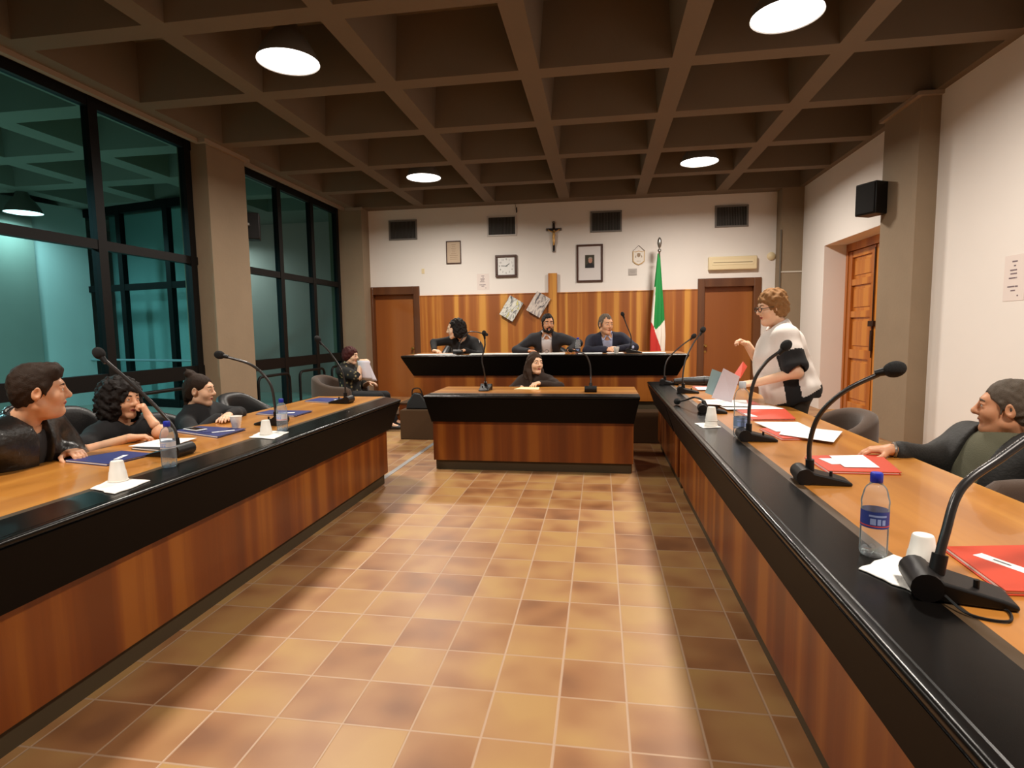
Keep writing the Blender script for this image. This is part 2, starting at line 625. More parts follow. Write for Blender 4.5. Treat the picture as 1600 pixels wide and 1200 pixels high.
# glazed screen across the porch
root = struct(bpy.data.objects.new('window_3', None))
COL.objects.link(root)
root.location = (-10.27, 10.10, 0)
ang = math.atan2(9.36 - 10.10, -6.90 + 10.27)
root.rotation_euler = (0, 0, ang)
LW = 3.45
mb = MB()
for x in (0.05, 1.18, 2.45, 3.40):
    mb.box(x - 0.06, x + 0.06, -0.05, 0.05, 0, 3.85)
mb.box(0, LW, -0.045, 0.045, 3.70, 3.85).box(0, LW, -0.045, 0.045, 2.24, 2.36).box(0, LW, -0.045, 0.045, 0, 0.15)
mb.build('window_frame', M_FRAME, root)
B(0, LW, -0.006, 0.006, 0.1, 3.75).build('window_glass', M_PANE2, root)
MB().tube([(0.05, -0.10, 0.90), (LW, -0.10, 0.90)], 0.022, 8).build('handrail', pm('pale_steel', (170, 190, 196), 0.35, 0.4), root)


# ------------------------------------------------------------------ lamps (each carries its own light)
M_GLOW = emitter('lamp_glow', (1.0, 0.96, 0.90), 6.0)
M_SHADE = pm('grey_reflector', (128, 120, 112), 0.45, 0.2)


def lamp(x, y, z, label, watts, colour, group='round pendant lamps in the coffers'):
    root = thing('pendant_lamp', label, 'lamp', (x, y, z), 0, group)
    MB().lathe([(0.275, 0.0), (0.272, 0.012), (0.235, 0.10), (0.16, 0.22), (0.11, 0.27), (0.085, 0.36), (0.0, 0.365)], 36, caps=False).build('lamp_shade', M_SHADE, root)
    MB().lathe([(0.0, -0.018), (0.14, -0.014), (0.22, -0.002), (0.268, 0.008), (0.268, 0.014), (0.0, 0.016)], 36, caps=False).build('diffuser', M_GLOW, root)
    MB().tube([(0, 0, 0.36), (0, 0, CZ + 0.58 - z)], 0.012, 8).build('stem', M_PLASTIC, root)
    ld = bpy.data.lights.new('lamp_light', 'AREA')
    ld.shape = 'DISK'
    ld.size = 0.46
    ld.spread = math.radians(166)
    ld.energy = watts
    ld.color = colour
    lo = bpy.data.objects.new('lamp_light', ld)
    COL.objects.link(lo)
    lo.parent = root
    lo.location = (0, 0, -0.03)
    return root


lamp(-2.815, 5.06, 3.84, 'lit round pendant lamp at the upper left, nearer than the left concrete column', LAMP_W, LAMP_COLOUR)
lamp(1.47, 5.06, 3.84, 'largest lit round pendant lamp, in the coffer at the top above the standing woman', LAMP_W, LAMP_COLOUR)
lamp(-2.815, 9.10, 3.84, 'lit round pendant lamp near the back wall, over the curly-haired woman on the dais', LAMP_W * 1.2, LAMP_COLOUR)
lamp(1.47, 9.10, 3.84, 'lit round pendant lamp near the back wall, above the green white red flag', LAMP_W * 1.2, LAMP_COLOUR)
lamp(-2.815, 1.02, 3.84, 'lit round pendant lamp over the near end of the left council desk', LAMP_W, LAMP_COLOUR)
lamp(1.47, 1.02, 3.84, 'lit round pendant lamp over the near end of the right council desk', LAMP_W, LAMP_COLOUR)
lamp(-9.82, 8.60, 3.50, 'lit round lamp hanging outside the teal window in the porch', PORCH_W * 0.45, PORCH_COLOUR, 'porch lamps')
lamp(-8.3, 4.6, 3.50, 'added unseen lamp beyond the left edge of the near window, lighting the porch wall', PORCH_W * 4.4, PORCH_COLOUR, 'porch lamps')  # added lamp out of view, lights the porch wall from the side
lamp(-8.3, 11.4, 3.50, 'added unseen lamp behind the glazed screen, lighting the wall past the far window', PORCH_W * 0.35, (1.0, 0.93, 0.88), 'porch lamps')  # added lamp kept out of sight, lifts and warms the wall beyond the far window


# ------------------------------------------------------------------ desks and platform
def desk(name, label, a, b, out, ztop, zbase, group=None, end_a=0.0, end_b=0.0, endin=0.05, depth=0.90, black=0.245, mtop=None, drop=0.265, slope=0.085, base_in=0.125, panels=0):
    """front edge runs a -> b (top view); out = unit vector from the front edge towards the sitter"""
    a, b, out = Vector(a), Vector(b), Vector(out)
    d = (b - a).normalized()
    root = thing(name, label, 'desk', (a.x, a.y, zbase), 0, group)
    O = Vector((a.x, a.y))

    def P(u, z, s, e=0.0):
        q = (a if s == 0 else b) + out * u + d * (e if s == 0 else -e)
        return (q.x - O.x, q.y - O.y, z - zbase)
    t = ztop

    def ends(u):
        k = min(u / black, 1.0)
        return (end_a * k, end_b * k)
    R_ = 0.013
    bead = [(R_ - R_ * math.sin(q), t - R_ + R_ * math.cos(q)) for q in np.linspace(PI * 0.98, 0, 11)]
    prof = bead + [(0.028, t), (0.031, t - 0.003), (0.034, t), (black - 0.035, t), (black - 0.035, t - 0.03), (0.006, t - 0.03)]
    MB().prism(prof, lambda u, z, k: P(u, z, k, -ends(u)[k] if ends(u)[k] else 0.0)).build('black_edge_top', M_BLACK, root)
    prof = [(black - 0.035, t), (black, t), (black, t - 0.03), (black - 0.035, t - 0.03)]
    MB().prism(prof, lambda u, z, k: P(u, z, k, -ends(u)[k] if ends(u)[k] else 0.0)).build('olive_strip', pm('olive_strip', (70, 52, 32), 0.4), root)
    prof = [(0.004, t - 0.03), (0.06, t - 0.03), (slope + 0.03, t - drop), (slope, t - drop)]
    MB().prism(prof, lambda u, z, k: P(u, z, k, 0.004 + endin * (t - 0.03 - z) / (drop - 0.03))).build('apron', M_APRON, root)
    MB().prism([(base_in, t - drop + 0.02), (base_in + 0.025, t - drop + 0.02), (base_in + 0.025, zbase + 0.10), (base_in, zbase + 0.10)], lambda u, z, k: P(u, z, k, endin + 0.005)).build('front_panel', M_PANEL, root)
    MB().prism([(slope, t - drop), (slope, t - drop + 0.02), (base_in + 0.03, t - drop + 0.02), (base_in + 0.03, t - drop)], lambda u, z, k: P(u, z, k, endin)).build('apron_soffit', M_APRON, root)
    MB().prism([(base_in + 0.03, zbase + 0.10), (base_in + 0.06, zbase + 0.10), (base_in + 0.06, zbase), (base_in + 0.03, zbase)], lambda u, z, k: P(u, z, k, endin + 0.02)).build('toe_kick', M_TOE, root)
    prof = [(black, t), (depth, t), (depth, t - 0.03), (black, t - 0.03)]
    MB().prism(prof, lambda u, z, k: P(u, z, k, -ends(u)[k] if ends(u)[k] else 0.0)).build('worktop', mtop, root)
    length = (b - a).length
    n = max(2, 1 + round(length / 1.6))
    for i in range(n):
        s = endin + 0.01 + (length - 2 * endin - 0.05) * i / (n - 1)
        q0, q1 = base_in + 0.065, depth - 0.06
        c = [a + d * s + out * q0, a + d * (s + 0.03) + out * q0, a + d * (s + 0.03) + out * q1, a + d * s + out * q1]
        MB().hexa([(p.x - O.x, p.y - O.y, 0) for p in c], [(p.x - O.x, p.y - O.y, t - 0.03 - zbase) for p in c]).build('side_panel', M_PANEL, root)
    return root


desk('council_desk', 'long wooden council desk with black front edge running along the left side under the windows', (-1.79, 4.90), (-1.79, -0.9), (-1, 0), 0.765, 0.0, 'council desks around the aisle', end_a=0.20, mtop=M_TOPY)
desk('council_desk', 'long wooden council desk with black front edge along the right, nearest the camera', (0.536, -0.9), (0.536, 4.865), (1, 0), 0.765, 0.0, 'council desks around the aisle', mtop=M_TOPY)
desk('council_desk', 'short far section of the right-hand council desk, joined on beyond the seam', (0.536, 4.872), (0.536, 6.66), (1, 0), 0.765, 0.0, 'council desks around the aisle', mtop=M_TOPY)
desk('council_desk', 'low free-standing wooden desk with black front in the centre, in front of the raised desk', (-1.688, 5.25), (0.363, 5.25), (0, 1), 0.757, 0.0, 'council desks around the aisle', mtop=M_TOPX, endin=0.045)
desk('council_desk', 'raised long black-fronted desk on the dais before the back wall, three people behind it', (-2.52, 6.95), (1.045, 6.95), (0, 1), 1.068, 0.38, 'council desks around the aisle', mtop=M_TOPX, endin=0.11, slope=0.14, base_in=0.16)

root = thing('dais', 'dark brown carpeted low platform carrying the raised desk at the back', 'platform', (-0.55, 9.1, 0))
B(-1.98, 1.98, -2.23, 2.20, 0, 0.38).build('platform', M_CARPET, root, bev=0.01)
root = thing('step', 'wooden two-tread step with dark nosings at the left end of the dais', 'step', (-2.72, 8.25, 0))
MB().box(-0.36, 0.18, -0.45, 0.45, 0, 0.17).build('lower_tread', M_PANEL, root)
MB().box(-0.16, 0.18, -0.45, 0.45, 0.17, 0.33).build('upper_tread', M_PANEL, root)
MB().box(-0.37, -0.16, -0.46, 0.46, 0.17, 0.19).box(-0.17, 0.18, -0.46, 0.46, 0.33, 0.35).build('nosing', M_CARPET, root)


# black tubular guard rails in front of the glass
def guard(y0, y1, label):
    root = thing('guard_rail', label, 'guard rail', (-5.08, (y0 + y1) / 2, 0), 0, 'black tubular guard rails before the windows')
    w = (y1 - y0) / 2
    pts = [(0, -w, 0)] + [(0, -w, 0.60)] + [(0, -w + 0.10 * (1 - math.cos(a)), 0.62 + 0.10 * math.sin(a)) for a in (0.4, 0.8, 1.2)] + \
          [(0, -w + 0.12, 0.72), (0, w - 0.12, 0.72)] + [(0, w - 0.10 * (1 - math.cos(a)), 0.62 + 0.10 * math.sin(a)) for a in (1.2, 0.8, 0.4)] + [(0, w, 0.60), (0, w, 0)]
    MB().tube(pts, 0.022, 10).build('rail_tube', M_FRAME, root)
    MB().lathe([(0.05, 0), (0.05, 0.012), (0.025, 0.014)], 14, c=(0, -w, 0)).build('foot_flange', M_FRAME, root)
    MB().lathe([(0.05, 0), (0.05, 0.012), (0.025, 0.014)], 14, c=(0, w, 0)).build('foot_flange', M_FRAME, root)


guard(7.80, 8.68, 'black tubular guard rail loop just beyond the left column')
guard(9.00, 9.88, 'black tubular guard rail loop in the middle of the far window')
guard(10.18, 11.0, 'black tubular guard rail loop in the far window, behind the seated woman with the paper')
guard(5.05, 6.30, 'black tubular guard rail behind the curly-haired woman and the woman with the bun')
guard(3.6, 4.7, 'black tubular guard rail before the window, behind the man in the black leather jacket')

# ------------------------------------------------------------------ things on the back wall
YW = 11.35


def vent(x, label, loose=False):
    root = thing('air_vent', label, 'vent', (x, YW, 3.44), 0, 'grey air vents high on the back wall')
    w, h = 0.30, 0.20
    mb = MB().box(-w, w, -0.02, 0, h - 0.03, h).box(-w, w, -0.02, 0, -h, -h + 0.03).box(-w, -w + 0.03, -0.02, 0, -h + 0.03, h - 0.03).box(w - 0.03, w, -0.02, 0, -h + 0.03, h - 0.03)
    mb.build('vent_frame', pm('white_vent_frame', (205, 200, 195), 0.6) if loose else pm('grey_vent_frame', (120, 116, 112), 0.6), root)
    B(-w + 0.02, w - 0.02, -0.004, -0.001, -h + 0.02, h - 0.02).build('duct_back', pm('vent_dark', (44, 42, 40), 0.9), root)
    mb = MB()
    for i in range(19):
        xx = -w + 0.045 + i * (2 * w - 0.09) / 18
        mb.box(xx - 0.004, xx + 0.004, -0.016, -0.005, -h + 0.03, h - 0.03)
    mb.build('grille', pm('vent_slats', (92, 90, 86), 0.6), root)


vent(-3.98, 'grey slatted air vent above the brown left door')
vent(-1.93, 'grey slatted air vent with white border above the square clock', True)
vent(0.115, 'grey slatted air vent above the framed portrait')
vent(2.43, 'grey slatted air vent above the cream emergency light')


def frame_bars(mb, w, h, t, d):
    return mb.box(-w, w, -d, 0, h - t, h).box(-w, w, -d, 0, -h, -h + t).box(-w, -w + t, -d, 0, -h + t, h - t).box(w - t, w, -d, 0, -h + t, h - t)


M_DARKWOOD = pm('dark_frame_wood', (70, 40, 28), 0.45, coat=0.2)
root = thing('framed_certificate', 'small dark framed sheet of faded beige paper on the back wall, left of the clock', 'picture', (-2.926, YW, 2.956))
frame_bars(MB(), 0.155, 0.228, 0.02, 0.025).build('picture_frame', M_DARKWOOD, root, bev=0.003)
B(-0.14, 0.14, -0.008, -0.002, -0.21, 0.21).build('parchment', pm('parchment', (196, 174, 150), 0.8, var=0.08, vscale=9), root)
mb = MB()
random.seed(4)
for i in range(9):
    w = random.uniform(0.03, 0.09)
    mb.box(-w, w, -0.0095, -0.008, 0.15 - i * 0.036, 0.156 - i * 0.036)
mb.build('writing', pm('faded_ink', (150, 126, 104), 0.8), root)

root = thing('wall_clock', 'square wall clock with dark wooden frame and white face', 'clock', (-1.853, YW, 2.65))
frame_bars(MB(), 0.218, 0.218, 0.045, 0.05).build('clock_frame', M_DARKWOOD, root, bev=0.008)
B(-0.175, 0.175, -0.02, -0.002, -0.175, 0.175).build('clock_face', pm('clock_white', (226, 226, 224), 0.5), root)


def text_mb(s, size, fn, bold=0.0):
    cu = bpy.data.curves.new('lettering', 'FONT')
    cu.body = s
    cu.size = size
    cu.align_x = 'CENTER'
    cu.align_y = 'CENTER'
    cu.offset = bold
    o = bpy.data.objects.new('lettering', cu)
    COL.objects.link(o)
    dg = bpy.context.evaluated_depsgraph_get()
    me = o.evaluated_get(dg).to_mesh()
    mb = MB()
    mb.add([fn(v.co.x, v.co.y) for v in me.vertices], [tuple(p.vertices) for p in me.polygons])
    o.evaluated_get(dg).to_mesh_clear()
    bpy.data.objects.remove(o)
    bpy.data.curves.remove(cu)
    return mb


num = MB()
for h in range(1, 13):
    a = PI / 2 - h * PI / 6
    r = 0.135
    t = text_mb(str(h), 0.045, lambda x, y: (x + r * math.cos(a), -0.0215, y + r * math.sin(a)))
    num.add(t.v, t.f)
num.build('numerals', M_INK, root)
MB().box(-0.1, 0.025, -0.027, -0.025, -0.004, 0.004).build('minute_hand', M_PLASTIC, root).rotation_euler = (0, math.radians(4), 0)
MB().box(-0.015, 0.082, -0.024, -0.022, -0.005, 0.005).build('hour_hand', M_PLASTIC, root).rotation_euler = (0, math.radians(-35), 0)

root = thing('crucifix', 'dark wooden crucifix with pale tips and a golden figure on the back wall', 'crucifix', (-0.897, YW, 3.19))
mb = MB().box(-0.022, 0.022, -0.03, -0.005, -0.29, 0.28).box(-0.14, 0.14, -0.03, -0.005, 0.115, 0.160)
mb.build('cross', pm('ebony', (32, 20, 16), 0.4), root, bev=0.004)
mb = MB()
for x, z in ((0, 0.275), (0, -0.285)):
    mb.ball((x, -0.018, z), (0.03, 0.018, 0.02), 10, 8)
for x in (-0.14, 0.14):
    mb.ball((x, -0.018, 0.137), (0.018, 0.018, 0.03), 10, 8)
mb.build('tips', pm('pewter', (120, 110, 104), 0.4, 0.5), root)
mb = MB()
mb.tube([(0, -0.045, 0.075), (0.006, -0.05, 0.02), (-0.004, -0.048, -0.03), (0.004, -0.046, -0.06)], [0.022, 0.03, 0.024, 0.026], 10)
mb.tube([(0.004, -0.046, -0.06), (0.010, -0.052, -0.11), (0.0, -0.042, -0.17)], [0.022, 0.018, 0.009], 8)
mb.tube([(-0.004, -0.046, -0.06), (0.002, -0.052, -0.11), (-0.004, -0.042, -0.17)], [0.022, 0.018, 0.009], 8)
for s in (-1, 1):
    mb.tube([(s * 0.018, -0.045, 0.08), (s * 0.065, -0.04, 0.105), (s * 0.115, -0.036, 0.135)], [0.012, 0.009, 0.007], 8)
mb.ball((0.008, -0.052, 0.108), (0.016, 0.018, 0.022), 10, 8)
mb.build('figure', pm('old_gold', (206, 160, 92), 0.4, 0.4), root)

root = thing('framed_portrait', 'large dark framed portrait photograph with wide white mount on the back wall', 'picture', (-0.20, YW, 2.655))
frame_bars(MB(), 0.255, 0.362, 0.035, 0.03).build('picture_frame', M_DARKWOOD, root, bev=0.004)
B(-0.225, 0.225, -0.01, -0.002, -0.33, 0.33).build('mount', pm('mount_card', (214, 208, 206), 0.8), root)
B(-0.09, 0.09, -0.012, -0.010, -0.09, 0.16).build('photo', pm('photo_dark', (62, 58, 46), 0.4), root)
mb = MB()
mb.add([(-0.085, -0.0124, -0.09), (0.09, -0.0124, -0.09), (0.09, -0.0124, -0.04), (0.05, -0.0124, 0.0), (-0.03, -0.0124, 0.0), (-0.085, -0.0124, -0.05)], [(0, 1, 2, 3, 4, 5)])
mb.build('sitter_jacket', pm('photo_black', (26, 24, 28), 0.5), root)
mb = MB().add([(0.012 + 0.038 * math.cos(a), -0.0128, 0.055 + 0.055 * math.sin(a)) for a in np.linspace(0, 2 * PI, 20, endpoint=False)], [tuple(range(20))])
mb.build('sitter_face', pm('photo_skin', (176, 128, 108), 0.5), root)
mb = MB().add([(0.012 + 0.042 * math.cos(a), -0.0132, 0.085 + 0.032 * math.sin(a)) for a in np.linspace(0.1, PI - 0.1, 12)], [tuple(range(12))])
mb.build('sitter_hair', pm('photo_grey', (150, 140, 128), 0.5), root)

root = thing('pennant', 'small white shield-shaped pennant with gold border and a crest, hung on a cord', 'pennant', (0.735, YW, 2.76))
sh = [(-0.115, 0.10), (-0.07, 0.085), (0, 0.105), (0.07, 0.085), (0.115, 0.10), (0.112, -0.10), (0.06, -0.145), (0, -0.17), (-0.06, -0.145), (-0.112, -0.10)]


def plate(pts, y0, y1):
    n = len(pts)
    return MB().add([(x, y0, z) for x, z in pts] + [(x, y1, z) for x, z in pts], [tuple(range(n)), tuple(range(n, 2 * n))[::-1]] + [(i, n + i, n + (i + 1) % n, (i + 1) % n)[::-1] for i in range(n)])


plate(sh, -0.016, -0.010).build('gold_border', pm('gold_braid', (196, 160, 104), 0.6), root)
plate([(x * 0.86, z * 0.88 - 0.003) for x, z in sh], -0.018, -0.0155).build('cloth', pm('pennant_white', (228, 220, 210), 0.7), root)
mb = plate([(-0.03, 0.05), (0.0, 0.062), (0.034, 0.05), (0.03, 0.0), (0.0, -0.025), (-0.03, 0.0)], -0.0195, -0.018)
mb2 = plate([(-0.07, -0.02), (-0.045, 0.03), (-0.05, -0.03)], -0.0195, -0.018)
mb.add(mb2.v, mb2.f)
mb2 = plate([(0.07, -0.02), (0.05, -0.03), (0.045, 0.03)], -0.0195, -0.018)
mb.add(mb2.v, mb2.f)
for i in range(5):
    mb.box(-0.035 + i * 0.015, -0.026 + i * 0.015, -0.0195, -0.018, -0.10, -0.09)
mb.build('crest', pm('crest_grey', (150, 128, 104), 0.6), root)
MB().tube([(-0.11, -0.012, 0.10), (0.0, -0.008, 0.205), (0.11, -0.012, 0.10)], 0.004, 6).build('cord', M_DARKWOOD, root)
root = thing('wall_plate', 'small grey metal plate on the back wall below the pennant', 'plaque', (0.623, YW, 2.465))
B(-0.08, 0.08, -0.012, 0, -0.063, 0.063).build('plate', pm('grey_plate', (172, 164, 158), 0.5, 0.2), root, bev=0.004)
MB().box(-0.05, 0.05, -0.0135, -0.012, 0.012, 0.02).box(-0.04, 0.04, -0.0135, -0.012, -0.02, -0.012).build('engraving', pm('engraved', (140, 132, 126), 0.6), root)

root = thing('emergency_light', 'long cream emergency light box on the wall above the right-hand door', 'light fitting', (2.452, YW, 2.57))
B(-0.435, 0.435, -0.10, 0, -0.125, 0.125).build('housing', M_CREAMP, root, bev=0.02, seg=3)
B(-0.37, 0.37, -0.106, -0.098, -0.035, 0.055).build('lens', pm('cream_lens', (232, 216, 178), 0.3), root, bev=0.004)
B(-0.35, 0.35, -0.109, -0.105, 0.004, 0.018).build('tube_strip', pm('lens_line', (150, 134, 104), 0.5), root)
root = thing('round_sensor', 'small round cream sensor on the back wall beside the right corner column', 'sensor', (3.15, YW, 2.68))
mb = MB().lathe([(0.075, 0), (0.075, 0.02), (0.05, 0.045), (0.0, 0.05)], 20)
mb.v = [(x, -z, y) for x, y, z in mb.v]
mb.build('dome', M_CREAMP, root)
root = thing('wall_socket', 'tiny white socket on the back wall between the left door and the certificate', 'socket', (-3.58, YW, 2.60))
B(-0.03, 0.03, -0.012, 0, -0.05, 0.05).build('plate', M_CREAMP, root, bev=0.003)
root = thing('wall_hook', 'small dark hook with a hanging wire at the top of the back wall', 'hook', (-1.63, YW, 3.76))
MB().tube([(0, 0, 0.02), (0, -0.04, 0.0), (0.01, -0.05, -0.06), (0.0, -0.03, -0.075)], 0.012, 8).build('hook', M_PLASTIC, root)
MB().tube([(0, -0.04, 0.0), (-0.02, -0.10, 0.09)], 0.004, 6).build('wire', M_PLASTIC, root)
root = thing('pipe_clip', 'thin white clip around the right corner column', 'clip', (3.41, 11.05, 2.36))
B(-0.19, 0.19, -0.012, 0.0, -0.012, 0.012).build('clip_band', pm('clip_white', (200, 192, 180), 0.6), root)
MB().tube([(-0.19, -0.02, -1.2), (-0.19, -0.02, 0.75)], 0.014, 8).build('conduit', pm('grey_conduit', (96, 88, 76), 0.6), root)


def notice(loc, rot, w, h, lines, label):
    root = thing('paper_notice', label, 'notice', loc, rot)
    B(-w / 2, w / 2, -0.003, 0, -h / 2, h / 2).build('sheet', pm('notice_paper', (226, 214, 208), 0.8), root)
    mb = MB()
    for z, a, b in lines:
        # each printed line is a run of word-length dashes, as blurred as in the photo
        x = a
        random.seed(int(z * 999))
        while x < b - 0.004:
            e = min(b, x + random.uniform(0.05, 0.09) * w * 4)
            mb.box(x, e, -0.0042, -0.003, z - 0.006, z + 0.006)
            x = e + 0.006
    mb.build('print', pm('notice_print', (120, 104, 110), 0.8), root)
    return root


LN = [(0.115, -0.035, 0.03), (0.085, -0.012, 0.012), (0.055, -0.055, 0.03), (0.03, -0.05, 0.03), (0.0, -0.065, 0.035), (-0.06, -0.078, 0.05), (-0.088, -0.035, 0.02), (-0.125, 0.045, 0.06)]
notice((-2.33, YW, 2.355), 0, 0.25, 0.32, LN, 'white printed paper notice taped to the back wall, below and left of the clock')
notice((3.60, 5.66, 1.775), -PI / 2, 0.26, 0.40, [(z * 1.25, a, b) for z, a, b in LN], 'white printed paper notice taped to the right wall near the picture edge')


# two slanted abstract canvases on the wainscot
def canvas_mat(name, cols, scale, seed):
    m = pm(name, (200, 195, 185), 0.7)
    nt, N, L = nodes(m)
    b = nt.nodes['Principled BSDF']
    tc = N('TexCoord')
    mp = N('Mapping')
    mp.inputs['Location'].default_value = (seed, seed * 0.7, 0)
    mp.inputs['Scale'].default_value = (scale, scale, scale * 0.45)
    L(tc.outputs['Object'], mp.inputs['Vector'])
    n = N('TexNoise')
    n.inputs['Scale'].default_value = 1.0
    n.inputs['Detail'].default_value = 3
    n.inputs['Distortion'].default_value = 1.6
    L(mp.outputs[0], n.inputs['Vector'])
    L(ramp(N, L, n.outputs['Fac'], cols), b.inputs['Base Color'])
    return m


CV1 = canvas_mat('canvas_paint_green', [(0.36, (52, 56, 66)), (0.46, (196, 196, 190)), (0.54, (226, 224, 214)), (0.60, (128, 132, 130)), (0.68, (214, 206, 130))], 9, 1.3)
CV2 = canvas_mat('canvas_paint_grey', [(0.34, (56, 54, 66)), (0.44, (168, 158, 152)), (0.56, (212, 200, 190)), (0.70, (120, 108, 112))], 8, 7.7)
for x, z, ry, cm, lab in ((-1.748, 1.80, 31, CV1, 'slanted white and grey-green abstract canvas on the wainscot, the left one of two'),
                          (-1.207, 1.87, 31, CV2, 'slanted pale grey-mauve abstract canvas on the wainscot, right beside the wooden post')):
    root = thing('abstract_canvas', lab, 'painting', (x, 11.315, z), 0, 'slanted canvases on the wainscot')
    root.rotation_euler = (math.radians(-3), math.radians(ry), 0)
    B(-0.155, 0.155, -0.075, -0.055, -0.215, 0.215).build('painted_face', cm, root, bev=0.003)
    MB().box(-0.15, 0.15, -0.055, 0.0, 0.17, 0.20).box(-0.15, 0.15, -0.055, 0.0, -0.20, -0.17).box(-0.15, -0.12, -0.055, 0, -0.17, 0.17).box(0.12, 0.15, -0.055, 0, -0.17, 0.17).build('stretcher', M_DARKWOOD, root)

# flag on its pole
root = thing('flag', 'green white and red flag furled on a dark pole with oval metal finial', 'flag', (1.06, 10.9, 0.381))
MB().tube([(0.02, 0, 0.03), (0.0, 0, 1.2), (0.02, 0, 2.42)], 0.016, 10).build('flag_pole', M_DARKWOOD, root)
MB().lathe([(0.016, 0), (0.034, 0.03), (0.03, 0.05), (0.014, 0.065), (0.014, 0.085), (0.030, 0.11), (0.042, 0.17), (0.036, 0.23), (0.012, 0.27), (0.0, 0.275)], 16, c=(0.02, 0, 2.38)).build('finial', M_METAL, root)
MB().lathe([(0.17, 0), (0.17, 0.03), (0.05, 0.07), (0.03, 0.12)], 20, c=(0.02, 0, 0)).build('base', M_DARKWOOD, root)
mb = MB()
NA, NZ = 120, 110
v, f, fm = [], [], []
for k in range(NZ + 1):
    t = k / NZ
    z = 2.36 - 1.90 * t
    w = 0.022 + 0.105 * min(1, t * 1.25) ** 0.9
    for i in range(NA):
        a = 2 * PI * i / NA
        fold = 1 + 0.22 * math.sin(5 * a + 2.0 * t) * min(1, 2 * t)
        cx = 0.01 - 0.02 * t
        v.append((cx + w * fold * math.cos(a) * (1.0 if t < 0.72 else 1 - 0.25 * (t - 0.72)), 0.55 * w * fold * math.sin(a), z))
for k in range(NZ):
    for i in range(NA):
        j = (i + 1) % NA
        xm = 0.5 * (v[k * NA + i][0] + v[k * NA + j][0])
        t = (k + 0.5) / NZ
        w = 0.022 + 0.105 * min(1, t * 1.25) ** 0.9
        s = xm / w            # -1 left edge ... +1 right edge
        edge = 0.735 - 0.065 * max(0.0, s + 0.3) - 0.10 * max(0.0, -0.3 - s)
        if t < edge:
            c = 1 if (s < -0.66 and t > 0.32) else 0
        else:
            c = 2 if s < -0.35 + 5.0 * (t - 0.76) else 1
        f.append((k * NA + i, (k + 1) * NA + i, (k + 1) * NA + j, k * NA + j))
        fm.append(c)
mb.v, mb.f, mb.s, mb.m = v, f, [True] * len(f), fm
mb.build('flag_cloth', [pm('flag_green', (10, 128, 56), 0.75), pm('flag_white', (236, 226, 214), 0.75), pm('flag_red', (196, 44, 36), 0.75)], root, angle=70)


# loudspeakers
def speaker(loc, rz, label):
    root = thing('loudspeaker', label, 'speaker', loc, rz)
    B(-0.14, 0.14, -0.11, 0.12, -0.19, 0.19).build('cabinet', M_PLASTIC, root, bev=0.012)
    B(-0.125, 0.125, -0.125, -0.11, -0.175, 0.175).build('grille_cloth', M_FOAM, root, bev=0.006)
    MB().tube([(0.0, 0.12, 0), (0.0, 0.24, 0)], 0.02, 8).build('bracket', M_METAL, root)


speaker((3.27, 7.66, 2.90), math.radians(-62), 'black box loudspeaker on the right concrete column, above the door niche')
speaker((-5.12, 7.87, 2.95), math.radians(208), 'black box loudspeaker half hidden beyond the left concrete column')

# ------------------------------------------------------------------ seats
M_FAB = pm('brown_upholstery', (74, 56, 44), 0.95, sheen=0.2, bump=0.2, bscale=300)
M_FABO = pm('olive_upholstery', (58, 50, 34), 0.95, sheen=0.2, bump=0.2, bscale=300)
M_LEATH = pm('black_leather', (20, 19, 20), 0.45, bump=0.15, bscale=120)
M_GREYL = pm('pale_grey_leather', (190, 184, 176), 0.5)


